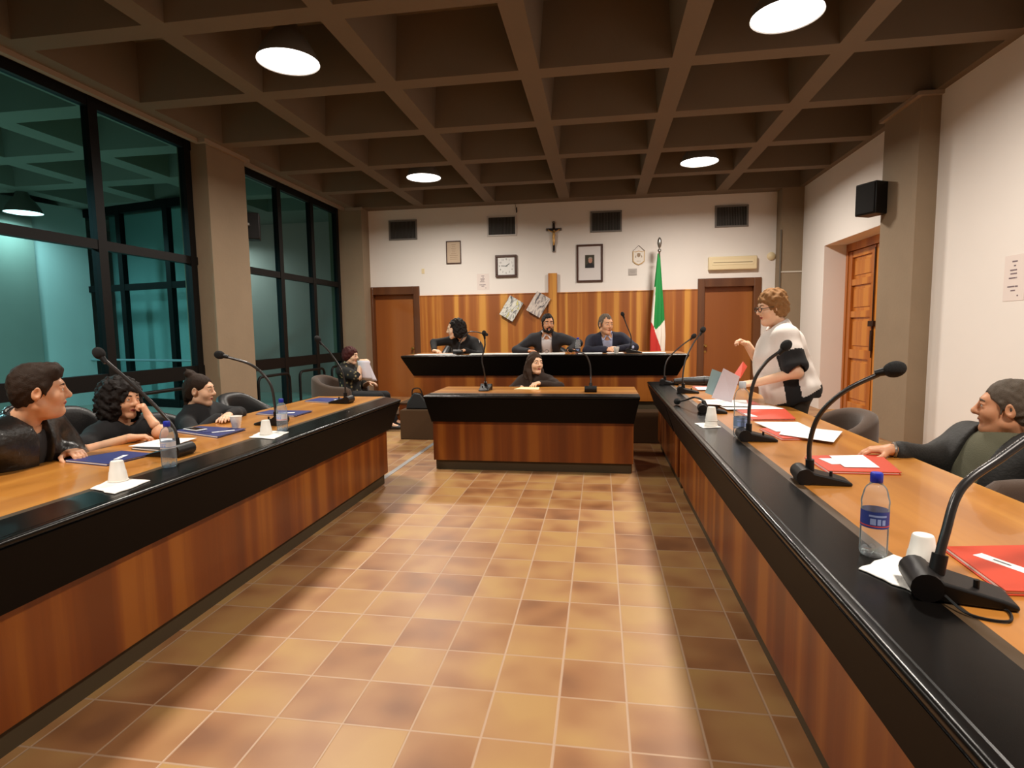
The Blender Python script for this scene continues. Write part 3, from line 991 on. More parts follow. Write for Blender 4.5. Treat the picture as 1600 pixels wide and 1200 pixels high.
def armchair(x, y, rz, mat, label, arm=0.64, back=0.80, z=0.0, group='upholstered armchairs', wid=0.30, backmat=None):
    """tub armchair; the sitter looks along local +Y"""
    root = thing('armchair', label, 'chair', (x, y, z), rz, group)
    w = wid
    path = [(-w, 0.30, 0), (-w, 0.16, 0), (-w, -0.02, 0.05), (-w + 0.015, -0.17, 0.4), (-w + 0.07, -0.27, 0.8), (-w * 0.45, -0.335, 1), (0, -0.35, 1),
            (w * 0.45, -0.335, 1), (w - 0.07, -0.27, 0.8), (w - 0.015, -0.17, 0.4), (w, -0.02, 0.05), (w, 0.16, 0), (w, 0.30, 0)]
    mb = MB()
    n = 12
    v, f = [], []
    for k, (px, py, t) in enumerate(path):
        a = Vector(path[max(k - 1, 0)][:2])
        b = Vector(path[min(k + 1, len(path) - 1)][:2])
        d = (b - a).normalized()
        nr = Vector((d.y, -d.x))
        top = arm + (back - arm) * t
        th = 0.055
        for i in range(n):
            # upright slab with a rolled top
            if i < 7:
                an = PI * i / 6
                o, zz = th * math.cos(an), top - th + th * math.sin(an)
            else:
                q = [(-th, 0.45), (-th, 0.30), (-th + 0.01, 0.14), (th - 0.01, 0.14), (th, 0.30)][i - 7]
                o, zz = q[0], q[1]
            v.append((px + nr.x * o, py + nr.y * o, zz))
    K = len(path)
    for k in range(K - 1):
        f += [(k * n + i, k * n + (i + 1) % n, (k + 1) * n + (i + 1) % n, (k + 1) * n + i) for i in range(n)]
    f.append(tuple(range(n))[::-1])
    f.append(tuple((K - 1) * n + i for i in range(n)))
    mb.add(v, f, True)
    o = mb.build('tub_shell', mat, root, angle=60)
    sub = o.modifiers.new('subd', 'SUBSURF')
    sub.levels = sub.render_levels = 1
    B(-w + 0.05, w - 0.05, -0.30, 0.30, 0.28, 0.45).build('seat_cushion', mat, root, bev=0.04, seg=3)
    if backmat:
        B(-w + 0.06, w - 0.06, -0.29, -0.22, 0.46, back - 0.06).build('back_cushion', backmat, root, bev=0.03, seg=3)
    for sx in (-1, 1):
        for sy in (-1, 1):
            MB().lathe([(0.016, 0), (0.022, 0.14)], 10, c=(sx * (w - 0.05), 0.22 * sy - 0.03, 0)).build('leg', M_PLASTIC, root)
    return root


E_ = -PI / 2      # faces +X
W_ = PI / 2       # faces -X
armchair(1.47, 4.20, W_ + 0.12, M_FAB, 'empty brown upholstered armchair pushed up to the right desk, left of the pine shutters', arm=0.66, back=0.80, wid=0.28)
armchair(1.86, 2.98, W_ + 0.05, M_FAB, 'brown upholstered armchair in which the grey-haired man reclines', arm=0.73, back=0.82, wid=0.36)
armchair(-3.05, 2.30, E_, M_LEATH, 'black leather armchair of the man in the black leather jacket', arm=0.62, back=0.76)
armchair(-3.12, 3.14, E_, M_LEATH, 'black leather armchair of the curly-haired woman at the left desk', arm=0.62, back=0.93, wid=0.27)
armchair(-3.12, 3.84, E_, M_LEATH, 'black armchair of the woman with the hair bun', arm=0.62, back=0.78, wid=0.27)
armchair(-2.93, 4.60, E_ + 0.1, M_LEATH, 'empty black leather armchair at the far end of the left desk', arm=0.64, back=0.86)
armchair(-3.62, 7.52, E_, M_FAB, 'brown armchair of the woman holding a paper, before the far window', arm=0.64, back=0.78)
armchair(-2.02, 8.10, PI, M_LEATH, 'black and pale grey office chair of the curly-haired woman on the dais', arm=0.60, back=0.92, z=0.38, backmat=M_GREYL)
armchair(-0.74, 8.12, PI, M_LEATH, 'dark chair of the bearded man on the dais', arm=0.58, back=0.76, z=0.38)
armchair(0.06, 8.10, PI, M_LEATH, 'dark chair of the grey-haired man in the navy blazer on the dais', arm=0.58, back=0.76, z=0.38)
armchair(-0.75, 6.44, PI, M_LEATH, 'dark low chair of the dark-haired woman at the centre desk', arm=0.50, back=0.66, wid=0.26)


# ------------------------------------------------------------------ gooseneck microphones
M_NECK = pm('gooseneck_steel', (70, 68, 68), 0.3, 0.7)


def mic(x, y, z, rz, neck, head_dir, label, r=0.0075, hr=0.026, base=True, group='gooseneck microphones', cable=None):
    """base block with its blunt end towards the aisle; neck = points relative to the base, last one is the head"""
    root = thing('gooseneck_microphone', label, 'microphone', (x, y, z), 0, group)
    R = Matrix.Rotation(rz, 3, 'Z')
    mb = MB()
    prof = [(-0.09, 0.0), (0.10, 0.0), (0.10, 0.012), (0.07, 0.022), (-0.035, 0.046), (-0.05, 0.055), (-0.075, 0.055), (-0.09, 0.04)]
    mb.prism(prof, lambda u, zz, k: tuple(R @ Vector((u, (-0.058, 0.058)[k] * (1 - 0.12 * (u > 0)), zz))))
    mb.build('base', M_PLASTIC, root, bev=0.006)
    mb = MB().tube([tuple(R @ Vector((-0.068, -0.06, 0.03))), tuple(R @ Vector((-0.068, 0.06, 0.03)))], 0.032, 16)
    mb.build('base_roll', M_PLASTIC, root)
    mb = MB().tube([tuple(R @ Vector((0.03, -0.02, 0.03))), tuple(R @ Vector((0.03, -0.02, 0.05)))], 0.006, 8)
    mb.build('talk_button', M_PLASTIC, root)
    p0 = R @ Vector((-0.04, 0, 0.045))
    pts = spline([tuple(p0)] + [tuple(Vector(p)) for p in neck], 10)
    MB().tube([tuple(p0 - Vector((0, 0, 0.01))), tuple(p0 + (Vector(neck[0]) - p0).normalized() * 0.045)], 0.016, 12).build('neck_collar', M_PLASTIC, root)
    MB().tube(pts, r, 10).build('gooseneck', M_NECK, root)
    e = Vector(neck[-1])
    d = Vector(head_dir).normalized()
    Q = d.to_track_quat('Z', 'Y').to_matrix()
    MB().tube([tuple(e - d * 0.03), tuple(e + d * 0.02)], [r * 1.3, hr * 0.6], 12).build('neck_tip', M_PLASTIC, root)
    MB().ball(tuple(e + d * 0.03), (hr, hr, hr * 1.25), 18, 12, 0, Q).build('microphone_head', M_FOAM, root)
    if cable:
        MB().tube(spline(cable, 8), 0.003, 6).build('cable', M_PLASTIC, root)
    return root


T = 0.766


def rel(x, y, z, pts):
    return [(a - x, b - y, c - z) for a, b, c in pts]


mic(0.80, 1.375, T, -0.25, rel(0.80, 1.375, T, [(0.785, 1.40, 0.90), (0.83, 1.43, 1.00), (0.93, 1.46, 1.07), (1.06, 1.49, 1.16), (1.15, 1.51, 1.22)]), (1, 0.1, 0.6),
    'black gooseneck microphone on the right desk nearest the camera, between white cup and orange folder', r=0.010, hr=0.03,
    cable=[(-0.05, -0.04, 0.02), (-0.03, -0.10, 0.004), (0.03, -0.12, 0.003), (0.06, -0.07, 0.003), (0.02, -0.05, 0.003)])
mic(0.86, 2.345, T, -0.1, rel(0.86, 2.345, T, [(0.815, 2.345, 0.92), (0.835, 2.31, 1.04), (0.90, 2.25, 1.14), (1.0, 2.185, 1.215)]), (0.8, -0.45, 0.28),
    'black gooseneck microphone on the right desk beside the folder with white papers, head turned right', r=0.009, hr=0.029)
mic(0.84, 3.20, T, -0.05, rel(0.84, 3.20, T, [(0.80, 3.20, 0.95), (0.82, 3.195, 1.09), (0.875, 3.185, 1.19), (0.95, 3.177, 1.255)]), (0.7, 0, 0.8),
    'black gooseneck microphone just behind the tall clear bottle on the right desk', r=0.009, hr=0.027)
mic(0.80, 4.22, T, -0.1, rel(0.80, 4.22, T, [(0.74, 4.25, 0.85), (0.70, 4.36, 0.86), (0.65, 4.50, 0.82), (0.62, 4.60, 0.80)]), (-0.35, 0.9, -0.2),
    'black gooseneck microphone bent right down onto the right desk, behind the upturned cups')
mic(0.82, 5.50, T, -0.1, rel(0.82, 5.50, T, [(0.77, 5.50, 0.90), (0.80, 5.53, 1.08), (0.88, 5.57, 1.24), (0.95, 5.60, 1.33)]), (0.5, 0.2, 0.9),
    'black gooseneck microphone near the desk seam, taller of the pair before the right door')
mic(0.74, 6.30, T, -0.1, rel(0.74, 6.30, T, [(0.69, 6.30, 0.90), (0.72, 6.31, 1.03), (0.84, 6.33, 1.16), (0.98, 6.36, 1.265)]), (0.7, 0, 0.7),
    'black gooseneck microphone at the far end of the right desk, lower of the pair')
mic(-2.17, 2.55, T, PI, rel(-2.17, 2.55, T, [(-2.14, 2.55, 0.90), (-2.20, 2.53, 1.0), (-2.32, 2.50, 1.14), (-2.45, 2.477, 1.268)]), (-0.6, 0, 0.8),
    'black gooseneck microphone before the curly-haired woman, beside the half-empty bottle', r=0.009, hr=0.027)
mic(-2.20, 3.50, T, PI, rel(-2.20, 3.50, T, [(-2.155, 3.48, 0.90), (-2.17, 3.46, 1.05), (-2.27, 3.43, 1.17), (-2.45, 3.40, 1.235)]), (-1, -0.1, 0.25),
    'black gooseneck microphone on the left desk before the left column, arched over the small bottle', r=0.009, hr=0.028)
mic(-2.23, 4.62, T, PI, rel(-2.23, 4.62, T, [(-2.19, 4.62, 0.92), (-2.21, 4.61, 1.05), (-2.30, 4.60, 1.20), (-2.39, 4.59, 1.30)]), (-0.6, 0, 0.8),
    'black gooseneck microphone at the far end of the left desk, beside the far blue folder')
mic(-1.18, 5.75, 0.758, -PI / 2, rel(-1.18, 5.75, 0.758, [(-1.18, 5.72, 0.95), (-1.20, 5.71, 1.08), (-1.165, 5.70, 1.22), (-1.167, 5.70, 1.32)]), (-0.1, 0, 1),
    'upright gooseneck microphone on the left half of the centre desk', hr=0.024)
mic(-0.09, 5.68, 0.758, PI / 2, rel(-0.09, 5.68, 0.758, [(-0.09, 5.69, 0.90), (-0.10, 5.70, 1.03), (-0.15, 5.70, 1.13), (-0.26, 5.70, 1.165)]), (-1, 0, 0.1),
    'gooseneck microphone on the right half of the centre desk, curling over to the left', hr=0.022)
mic(-1.84, 7.30, 1.069, PI / 2, rel(-1.84, 7.30, 1.069, [(-1.84, 7.29, 1.15), (-1.80, 7.28, 1.26), (-1.70, 7.27, 1.355), (-1.60, 7.26, 1.36), (-1.49, 7.25, 1.335)]), (0.9, 0, -0.3),
    'gooseneck microphone on the raised desk in front of the curly-haired woman', hr=0.022)
mic(0.42, 7.30, 1.069, 0.0, rel(0.42, 7.30, 1.069, [(0.385, 7.30, 1.17), (0.385, 7.29, 1.28), (0.33, 7.28, 1.42), (0.29, 7.27, 1.53)]), (-0.4, 0, 1),
    'gooseneck microphone on the raised desk to the right of the man in the navy blazer', hr=0.024)
root = thing('leather_case', 'black tube-shaped case lying across the far end of the right desk', 'case', (0.98, 6.22, T + 0.001))
MB().tube([(-0.20, 0, 0.042), (-0.10, 0, 0.045), (0.13, -0.02, 0.05), (0.17, -0.025, 0.05)], [0.028, 0.04, 0.05, 0.046], 14).build('case_body', M_LEATH, root)
MB().tube([(0.10, -0.017, 0.05), (0.115, -0.019, 0.05)], 0.052, 14).build('strap', M_PLASTIC, root)


# ------------------------------------------------------------------ paper, folders, cups, bottles
def slab(q, z, t, jit=0.0, n=1):
    """thin plate over the quad q (world x, y)"""
    c = Vector((sum(p[0] for p in q) / 4, sum(p[1] for p in q) / 4))
    pts = []
    for k in range(4):
        a, b = Vector(q[k]), Vector(q[(k + 1) % 4])
        for i in range(n):
            p = a.lerp(b, i / n)
            if i and jit:
                p += Vector((random.uniform(-jit, jit), random.uniform(-jit, jit)))
            pts.append(p - c)
    area = sum(pts[i].x * pts[(i + 1) % len(pts)].y - pts[(i + 1) % len(pts)].x * pts[i].y for i in range(len(pts)))
    if area < 0:
        pts = pts[::-1]
    N_ = len(pts)
    mb = MB().add([(p.x, p.y, z0) for z0 in (0, t) for p in pts], [tuple(range(N_))[::-1], tuple(N_ + i for i in range(N_))] + [(i, (i + 1) % N_, N_ + (i + 1) % N_, N_ + i) for i in range(N_)])
    return mb, (c.x, c.y, z)


def paper(q, z, label, mat=None, group='loose papers on the desks', t=0.0016, lines=0, name='paper_sheet', cat='paper'):
    mb, c = slab(q, z, t)
    if not lines:
        o = mb.build(name, mat or M_WHITEP)
        o.location = c
        return tag(o, label, cat, group)
    root = thing(name, label, cat, c, 0, group)
    mb.build('sheet', mat or M_WHITEP, root)
    a, b, d = Vector(q[0]), Vector(q[1]), Vector(q[3])
    m2 = MB()
    for i in range(lines):
        s = 0.15 + 0.7 * i / max(1, lines - 1)
        s0 = a.lerp(d, s)
        e = b - a
        p0, p1 = s0 + e * 0.15, s0 + e * (0.85 if i % 3 else 0.6)
        wv = (d - a).normalized() * 0.0025
        cc = Vector(c[:2])
        m2.add([tuple(v - cc) + (t + 0.0004,) for v in (p0, p1, p1 + wv, p0 + wv)], [(0, 1, 2, 3)])
    m2.build('printed_lines', pm('print_grey', (170, 168, 170), 0.8), root)
    return root


def folder(q, z, mat, label, group, lab=None):
    root = thing('folder', label, 'folder', (sum(p[0] for p in q) / 4, sum(p[1] for p in q) / 4, z), 0, group)
    slab(q, 0, 0.0022)[0].build('back_cover', mat, root)
    c = Vector((sum(p[0] for p in q) / 4, sum(p[1] for p in q) / 4))
    qi = [tuple(c + (Vector(p) - c) * 0.96) for p in q]
    slab(qi, 0, 0.006)[0].build('contents', M_WHITEP, root).location = (0, 0, 0.0022)
    qq = [tuple(c + (Vector(p) - c) * 0.992 + Vector((0.004, 0.003))) for p in q]
    slab(qq, 0, 0.0022)[0].build('front_cover', mat, root).location = (0.004, 0.003, 0.0082)
    if lab:
        mb, cl = slab(lab, 0, 0.0008)
        o = mb.build('white_label', M_WHITEP, root)
        o.location = (cl[0] - c.x, cl[1] - c.y, 0.0105)
        e = Vector(lab[1]) - Vector(lab[0])
        n = (Vector(lab[3]) - Vector(lab[0]))
        m2 = MB()
        p = Vector(lab[0]) - Vector(cl[:2])
        a, b, w = p + e * 0.3 + n * 0.4, p + e * 0.62 + n * 0.4, n * 0.18
        m2.add([tuple(v) + (0.0012,) for v in (a, b, b + w, a + w)], [(0, 1, 2, 3)])
        m2.build('label_print', M_INK, root).location = (cl[0] - c.x, cl[1] - c.y, 0.0105)
    return root


def napkin(q, z, label):
    random.seed(int(abs(q[0][0]) * 1e4))
    mb, c = slab(q, z, 0.004, 0.006, 6)
    o = mb.build('paper_napkin', pm('napkin_tissue', (240, 236, 230), 0.95, bump=0.3, bscale=200), bev=0.0015)
    o.location = c
    return tag(o, label, 'napkin', 'paper napkins under the cups')


def cup(x, y, z, label, up=False, n=1, s=1.0):
    root = thing('plastic_cup', label, 'cup', (x, y, z), 0, 'white plastic cups')
    H, r0, r1 = 0.085 * s, 0.024 * s, 0.036 * s
    prof = [(0.0, 0.0), (r0 * 0.9, 0.0), (r0, 0.004), (r0 + (r1 - r0) * 0.48, H * 0.5), (r0 + (r1 - r0) * 0.52 + 0.001, H * 0.52), (r1, H - 0.004)]
    inner = [(r1 - 0.002, H - 0.002), (r0 - 0.001, 0.008), (0.0, 0.007)]
    fl = (lambda p: p) if up else (lambda p: [(r, H - q) for r, q in p])
    MB().lathe(fl(prof + inner), 28, caps=False).build('cup_wall', M_CUP, root)
    rim = [(r1 + 0.0022 * math.cos(a), H - 0.002 + 0.0022 * math.sin(a)) for a in np.linspace(0, 2 * PI, 9)]
    MB().lathe(fl(rim), 28, caps=False).build('rim', M_CUP, root)
    return root


M_PET = glass_sheet('clear_plastic', (0.98, 0.985, 0.99), 0.10, 0.13)
M_PETB = glass_sheet('pale_blue_plastic', (0.86, 0.93, 1.0), 0.10, 0.13)
M_WATER = glass_sheet('still_water', (0.95, 0.965, 0.98), 0.05)
M_CAP = pm('blue_cap', (24, 44, 170), 0.4)


def bottle(x, y, z, h, r, label, pet=None, lab=None, lab2=None, level=0.4, ribs=0, cap=None, lz=(0.36, 0.56)):
    root = thing('water_bottle', label, 'bottle', (x, y, z), 0, 'plastic water bottles')
    pr = []
    steps = 60
    for i in range(steps + 1):
        t = i / steps * 0.90
        if t < 0.05:
            rr = r * (0.80 + 0.20 * (t / 0.05) ** 0.5)
        elif t < 0.62:
            rr = r
            if ribs:
                rr = r * (1 - 0.045 * (0.5 + 0.5 * math.cos(2 * PI * ribs * t)))
            elif lz[0] < t < lz[1]:
                rr = r * 0.975
        elif t < 0.86:
            k = (t - 0.62) / 0.24
            rr = r * (0.40 + 0.60 * math.sqrt(max(0.0, 1 - k * k)) + 0.035 * math.sin(k * 9) * (1 - k))
        else:
            rr = r * 0.40
        pr.append((rr, t * h))
    MB().lathe([(0.0, 0.008)] + pr, 32, caps=False).build('bottle_body', pet or M_PET, root)
    # five-lobed foot
    mb = MB()
    for i in range(5):
        a = 2 * PI * i / 5
        mb.ball((0.6 * r * math.cos(a), 0.6 * r * math.sin(a), 0.012), (0.26 * r, 0.26 * r, 0.012), 10, 6)
    mb.build('foot', pet or M_PET, root)
    MB().lathe([(0.0, 0.01)] + [(q * 0.955, zz + 0.001) for q, zz in pr if 0.02 * h < zz < level * h] + [(0.0, level * h)], 28, caps=False).build('water', M_WATER, root)
    MB().lathe([(r * 0.44, 0.885 * h), (r * 0.46, 0.89 * h), (r * 0.46, 0.985 * h), (r * 0.40, h), (0.0, h)], 22, caps=False).build('cap', cap or M_CAP, root)
    MB().lathe([(r * 0.48, 0.862 * h), (r * 0.48, 0.874 * h)], 22, caps=False).build('neck_ring', pet or M_PET, root)
    if lab:
        lo = MB().lathe([(r * 1.005, lz[0] * h), (r * 1.005, lz[1] * h)], 36, caps=False).build('paper_label', lab, root)
        MB().lathe([(r * 1.008, (lz[0] + 0.02) * h), (r * 1.008, (lz[0] + 0.035) * h)], 36, caps=False).build('label_stripe', lab2, lo)
        mb = MB()
        for a0, a1, z0, z1 in ((-2.3, -1.9, 0.10, 0.55), (-1.8, -1.55, 0.1, 0.55), (-1.45, -1.2, 0.1, 0.5), (-2.4, -1.1, 0.68, 0.82)):
            hh = (lz[1] - lz[0]) * h
            N_ = 6
            va = [(r * 1.012 * math.cos(a0 + (a1 - a0) * i / N_), r * 1.012 * math.sin(a0 + (a1 - a0) * i / N_), lz[0] * h + hh * (0.15 + 0.8 * zz)) for zz in (z0, z1) for i in range(N_ + 1)]
            mb.add(va, [(i, i + 1, N_ + 2 + i, N_ + 1 + i) for i in range(N_)], True)
        mb.build('label_mark', pm('label_pale', (150, 170, 220), 0.5), lo)
    return root


LB = pm('label_blue', (34, 58, 140), 0.5)
LR = pm('label_red', (200, 70, 70), 0.5)
LWH = pm('label_white', (214, 210, 214), 0.5)
LGB = pm('label_greyblue', (130, 150, 180), 0.5)
bottle(0.725, 1.60, T, 0.225, 0.033, 'clear half-litre water bottle with blue cap and blue label on the near right desk', M_PET, LB, LR, 0.36)
bottle(0.785, 3.30, T, 0.31, 0.043, 'tall clear ribbed water bottle with pale label standing before the microphone on the right desk', M_PET, LGB, LWH, 0.30, ribs=14, cap=pm('clear_cap', (200, 206, 214), 0.4), lz=(0.16, 0.36))
bottle(-1.985, 2.32, T, 0.215, 0.032, 'half-empty pale blue water bottle with blue cap on the left desk by the curly-haired woman', M_PETB, LWH, LGB, 0.42, lz=(0.42, 0.56))
bottle(-1.975, 3.26, T, 0.205, 0.032, 'white-labelled water bottle with blue cap beside the cup in the middle of the left desk', M_PETB, LWH, LR, 0.35, lz=(0.34, 0.54))
bottle(-0.275, 7.20, 1.069, 0.205, 0.032, 'dark-bottomed water bottle with blue cap on the raised desk between the two men', M_PET, pm('label_dark', (24, 22, 40), 0.5), LR, 0.3, lz=(0.06, 0.34))

# right desk, near to far
napkin([(0.645, 1.495), (0.775, 1.60), (0.86, 1.47), (0.712, 1.375)], T, 'white paper napkin under the upturned cup on the near right desk')
cup(0.80, 1.515, T + 0.005, 'upturned white plastic cup on the napkin nearest the camera, right desk')
folder([(0.925, 1.655), (1.20, 1.70), (1.20, 1.40), (0.905, 1.385)], T, M_REDF, 'orange-red card folder with white label nearest the camera on the right desk', 'orange-red folders on the right desk',
       [(0.995, 1.615), (1.05, 1.50), (1.02, 1.485), (0.965, 1.60)])
folder([(0.945, 2.78), (1.295, 2.835), (1.22, 2.49), (0.938, 2.49)], T, M_REDF, 'orange-red folder under white slips beside the grey-haired man\'s hand', 'orange-red folders on the right desk')
paper([(1.05, 2.775), (1.205, 2.80), (1.17, 2.56), (1.03, 2.555)], T + 0.0125, 'white sheet on the orange folder beside the grey-haired man\'s hand')
paper([(0.985, 2.72), (1.06, 2.73), (1.07, 2.62), (1.0, 2.61)], T + 0.0108, 'small white slip beneath the sheet on the folder by the grey-haired man\'s hand')
folder([(0.94, 3.53), (1.20, 3.56), (1.20, 3.24), (0.97, 3.20)], T, M_REDF, 'orange folder nearly hidden below the spread white papers, right of the tall bottle', 'orange-red folders on the right desk')
paper([(0.965, 3.745), (1.23, 3.755), (1.23, 3.42), (1.00, 3.40)], T + 0.012, 'white sheet at the back of the spread papers right of the tall bottle')
paper([(1.11, 3.60), (1.36, 3.42), (1.19, 3.095), (0.985, 3.30)], T + 0.0145, 'slanted white sheet on top of the spread papers right of the tall bottle')
folder([(0.985, 4.35), (1.345, 4.41), (1.265, 3.905), (0.985, 3.86)], T, M_REDF, 'orange-red folder on the right desk below the standing woman', 'orange-red folders on the right desk', [(0.99, 4.12), (1.03, 4.12), (1.05, 3.98), (0.99, 3.98)])
paper([(0.90, 4.52), (1.28, 4.56), (1.33, 4.36), (0.92, 4.30)], T + 0.012, 'white sheet lying along the back of the orange folder under the standing woman')
folder([(0.93, 4.86), (1.23, 4.88), (1.23, 4.60), (0.93, 4.58)], T, M_REDF, 'orange folder under the heap of papers in front of the standing woman', 'orange-red folders on the right desk')
for k, (dx, dy, a) in enumerate(((0, 0, 0.1), (0.05, 0.05, -0.2), (-0.06, 0.03, 0.35), (0.02, -0.10, -0.05), (-0.09, -0.04, -0.3))):
    cx, cy = 1.0 + dx, 4.66 + dy
    q = [(cx + math.cos(a) * u - math.sin(a) * v, cy + math.sin(a) * u + math.cos(a) * v) for u, v in ((-0.105, -0.148), (0.105, -0.148), (0.105, 0.148), (-0.105, 0.148))]
    paper(q, T + 0.0125 + 0.0028 * k, 'white paper in the untidy heap on the right desk in front of the standing woman', group='heap of papers before the standing woman')
folder([(0.94, 6.05), (1.22, 6.05), (1.22, 5.72), (0.94, 5.72)], T, M_REDF, 'orange folder on the far section of the right desk beyond the microphones', 'orange-red folders on the right desk')
paper([(0.95, 5.93), (1.16, 5.95), (1.18, 5.68), (0.94, 5.66)], T + 0.012, 'white sheet on the far orange folder of the right desk')
napkin([(0.60, 3.73), (0.72, 3.745), (0.735, 3.58), (0.62, 3.55)], T, 'white napkin under the stacked cups on the right desk')
cup(0.685, 3.635, T + 0.005, 'lower upturned translucent cup of the pair on the right desk', s=1.05)
cup(0.685, 3.635, T + 0.036, 'upper upturned cup stacked on another, right desk beside the tall bottle', s=1.0)

# left desk, near to far
napkin([(-2.02, 1.935), (-1.86, 1.885), (-1.875, 2.08), (-2.07, 2.10)], T, 'white paper napkin under the upturned cup at the near end of the left desk')
cup(-2.005, 2.055, T + 0.005, 'upturned white plastic cup on the napkin at the near end of the left desk')
GB = 'blue folders on the left desk'
folder([(-2.597, 2.36), (-2.30, 2.30), (-2.265, 2.535), (-2.49, 2.58)], T, M_BLUEF, 'dark blue folder before the man in the leather jacket', GB, [(-2.36, 2.49), (-2.33, 2.40), (-2.35, 2.39), (-2.38, 2.48)])
folder([(-2.50, 2.66), (-2.30, 2.62), (-2.28, 2.74), (-2.48, 2.78)], T, pm('black_card', (26, 22, 26), 0.5), 'thin black folder half hidden under the white sheet by the curly-haired woman', 'dark folders on the left desk')
paper([(-2.535, 2.68), (-2.29, 2.67), (-2.32, 2.935), (-2.515, 2.90)], T + 0.012, 'white sheet in front of the curly-haired woman on the left desk')
folder([(-2.66, 3.17), (-2.62, 3.34), (-2.235, 3.27), (-2.235, 3.0)], T, M_BLUEF, 'blue folder carrying a phone before the woman with the bun', GB, [(-2.37, 3.13), (-2.28, 3.22), (-2.26, 3.20), (-2.35, 3.11)])
folder([(-2.59, 3.92), (-2.58, 4.085), (-2.21, 4.075), (-2.212, 3.815)], T, M_BLUEF, 'blue folder lying beyond the arched microphone on the left desk', GB, [(-2.42, 3.93), (-2.30, 3.98), (-2.29, 3.95), (-2.41, 3.90)])
folder([(-2.61, 4.68), (-2.59, 4.91), (-2.29, 4.88), (-2.23, 4.57)], T, M_BLUEF, 'blue folder at the far end of the left desk beside the last microphone', GB, [(-2.36, 4.76), (-2.29, 4.80), (-2.28, 4.76), (-2.35, 4.72)])
root = thing('smartphone', 'smartphone with white edge lying on the blue folder before the woman with the bun', 'phone', (-2.53, 3.19, T + 0.0125), math.radians(68))
B(-0.036, 0.036, -0.075, 0.075, 0, 0.008).build('phone_body', pm('phone_white', (214, 214, 216), 0.3), root, bev=0.003)
B(-0.030, 0.030, -0.06, 0.06, 0.0081, 0.0086).build('screen', pm('phone_screen', (12, 12, 14), 0.1), root)
cup(-2.32, 3.30, T + 0.001, 'upright white plastic cup standing before the hand of the woman with the bun', up=True)
napkin([(-2.055, 3.03), (-1.87, 2.995), (-1.905, 3.215), (-2.10, 3.26)], T, 'white napkin under the upturned cup in the middle of the left desk')
cup(-2.005, 3.13, T + 0.005, 'upturned white plastic cup in the middle of the left desk, left of the small bottle')

# centre desk and raised desk
paper([(-0.895, 5.86), (-0.63, 5.83), (-0.645, 6.06), (-0.845, 6.07)], 0.758, 'cream sheet on the centre desk in front of the dark-haired woman', pm('cream_paper', (244, 226, 176), 0.8))
ZR = 1.069
for k, (x, y, w, h, a, lab) in enumerate((
        (-2.25, 7.22, 0.30, 0.21, 0.05, 'white sheet at the left end of the raised desk'), (-2.0, 7.26, 0.30, 0.21, -0.12, 'white sheet under the arm of the curly-haired woman on the raised desk'),
        (-1.52, 7.22, 0.30, 0.21, 0.08, 'white sheet on the raised desk right of the curly-haired woman'), (-1.22, 7.24, 0.30, 0.21, -0.05, 'white sheet on the raised desk left of the bearded man'),
        (-0.99, 7.2, 0.21, 0.15, 0.12, 'small white sheet close to the bearded man\'s right arm'),
        (-0.12, 7.22, 0.30, 0.21, 0.0, 'white sheet on the raised desk before the man in the navy blazer'), (0.19, 7.24, 0.20, 0.18, 0.1, 'white sheet behind the cup before the man in the navy blazer'),
        (0.66, 7.22, 0.28, 0.21, -0.04, 'white sheet near the right end of the raised desk, before the flag'))):
    q = [(x + math.cos(a) * u - math.sin(a) * v, y + math.sin(a) * u + math.cos(a) * v) for u, v in ((-w / 2, -h / 2), (w / 2, -h / 2), (w / 2, h / 2), (-w / 2, h / 2))]
    paper(q, ZR + 0.0005 * k, lab, t=0.006)
paper([(-0.76, 7.08), (-0.44, 7.08), (-0.44, 7.30), (-0.76, 7.30)], ZR, 'stack of white papers directly in front of the bearded man', t=0.012, lines=4)
root = thing('spectacles', 'dark-framed spectacles lying on the papers before the bearded man', 'glasses', (-0.70, 7.15, ZR + 0.013), 0.2)
for s in (-1, 1):
    MB().tube([(s * 0.034 + 0.026 * math.cos(a), 0, 0.022 + 0.02 * math.sin(a)) for a in np.linspace(0, 2 * PI, 16, endpoint=False)], 0.003, 6, closed=True).build('rim', M_PLASTIC, root)
    MB().tube([(s * 0.06, 0, 0.026), (s * 0.06, 0.08, 0.012)], 0.003, 6).build('temple', M_PLASTIC, root)
cup(0.20, 7.12, ZR, 'white plastic cup on the raised desk before the man in the navy blazer', up=True)
root = thing('handbag', 'small black handbag slumped on the left corner of the dais', 'bag', (-2.33, 7.02, 0.381))
mb = MB().prism([(-0.15, 0), (0.15, 0), (0.13, 0.08), (0.04, 0.20), (-0.05, 0.21), (-0.13, 0.09)], lambda u, z, k: (u, (-0.06, 0.06)[k] * (1 - 2.2 * z), z))
mb.build('bag_body', M_LEATH, root, bev=0.015, seg=3)
MB().tube(spline([(-0.08, 0, 0.15), (-0.06, -0.02, 0.25), (0.03, -0.02, 0.26), (0.07, 0, 0.16)]), 0.008, 8).build('strap', M_LEATH, root)

# ------------------------------------------------------------------ people: signed-distance bodies turned into smooth meshes
V3 = lambda *a: np.array(a, float)


def unit(v):
    v = np.asarray(v, float)
    return v / np.linalg.norm(v)


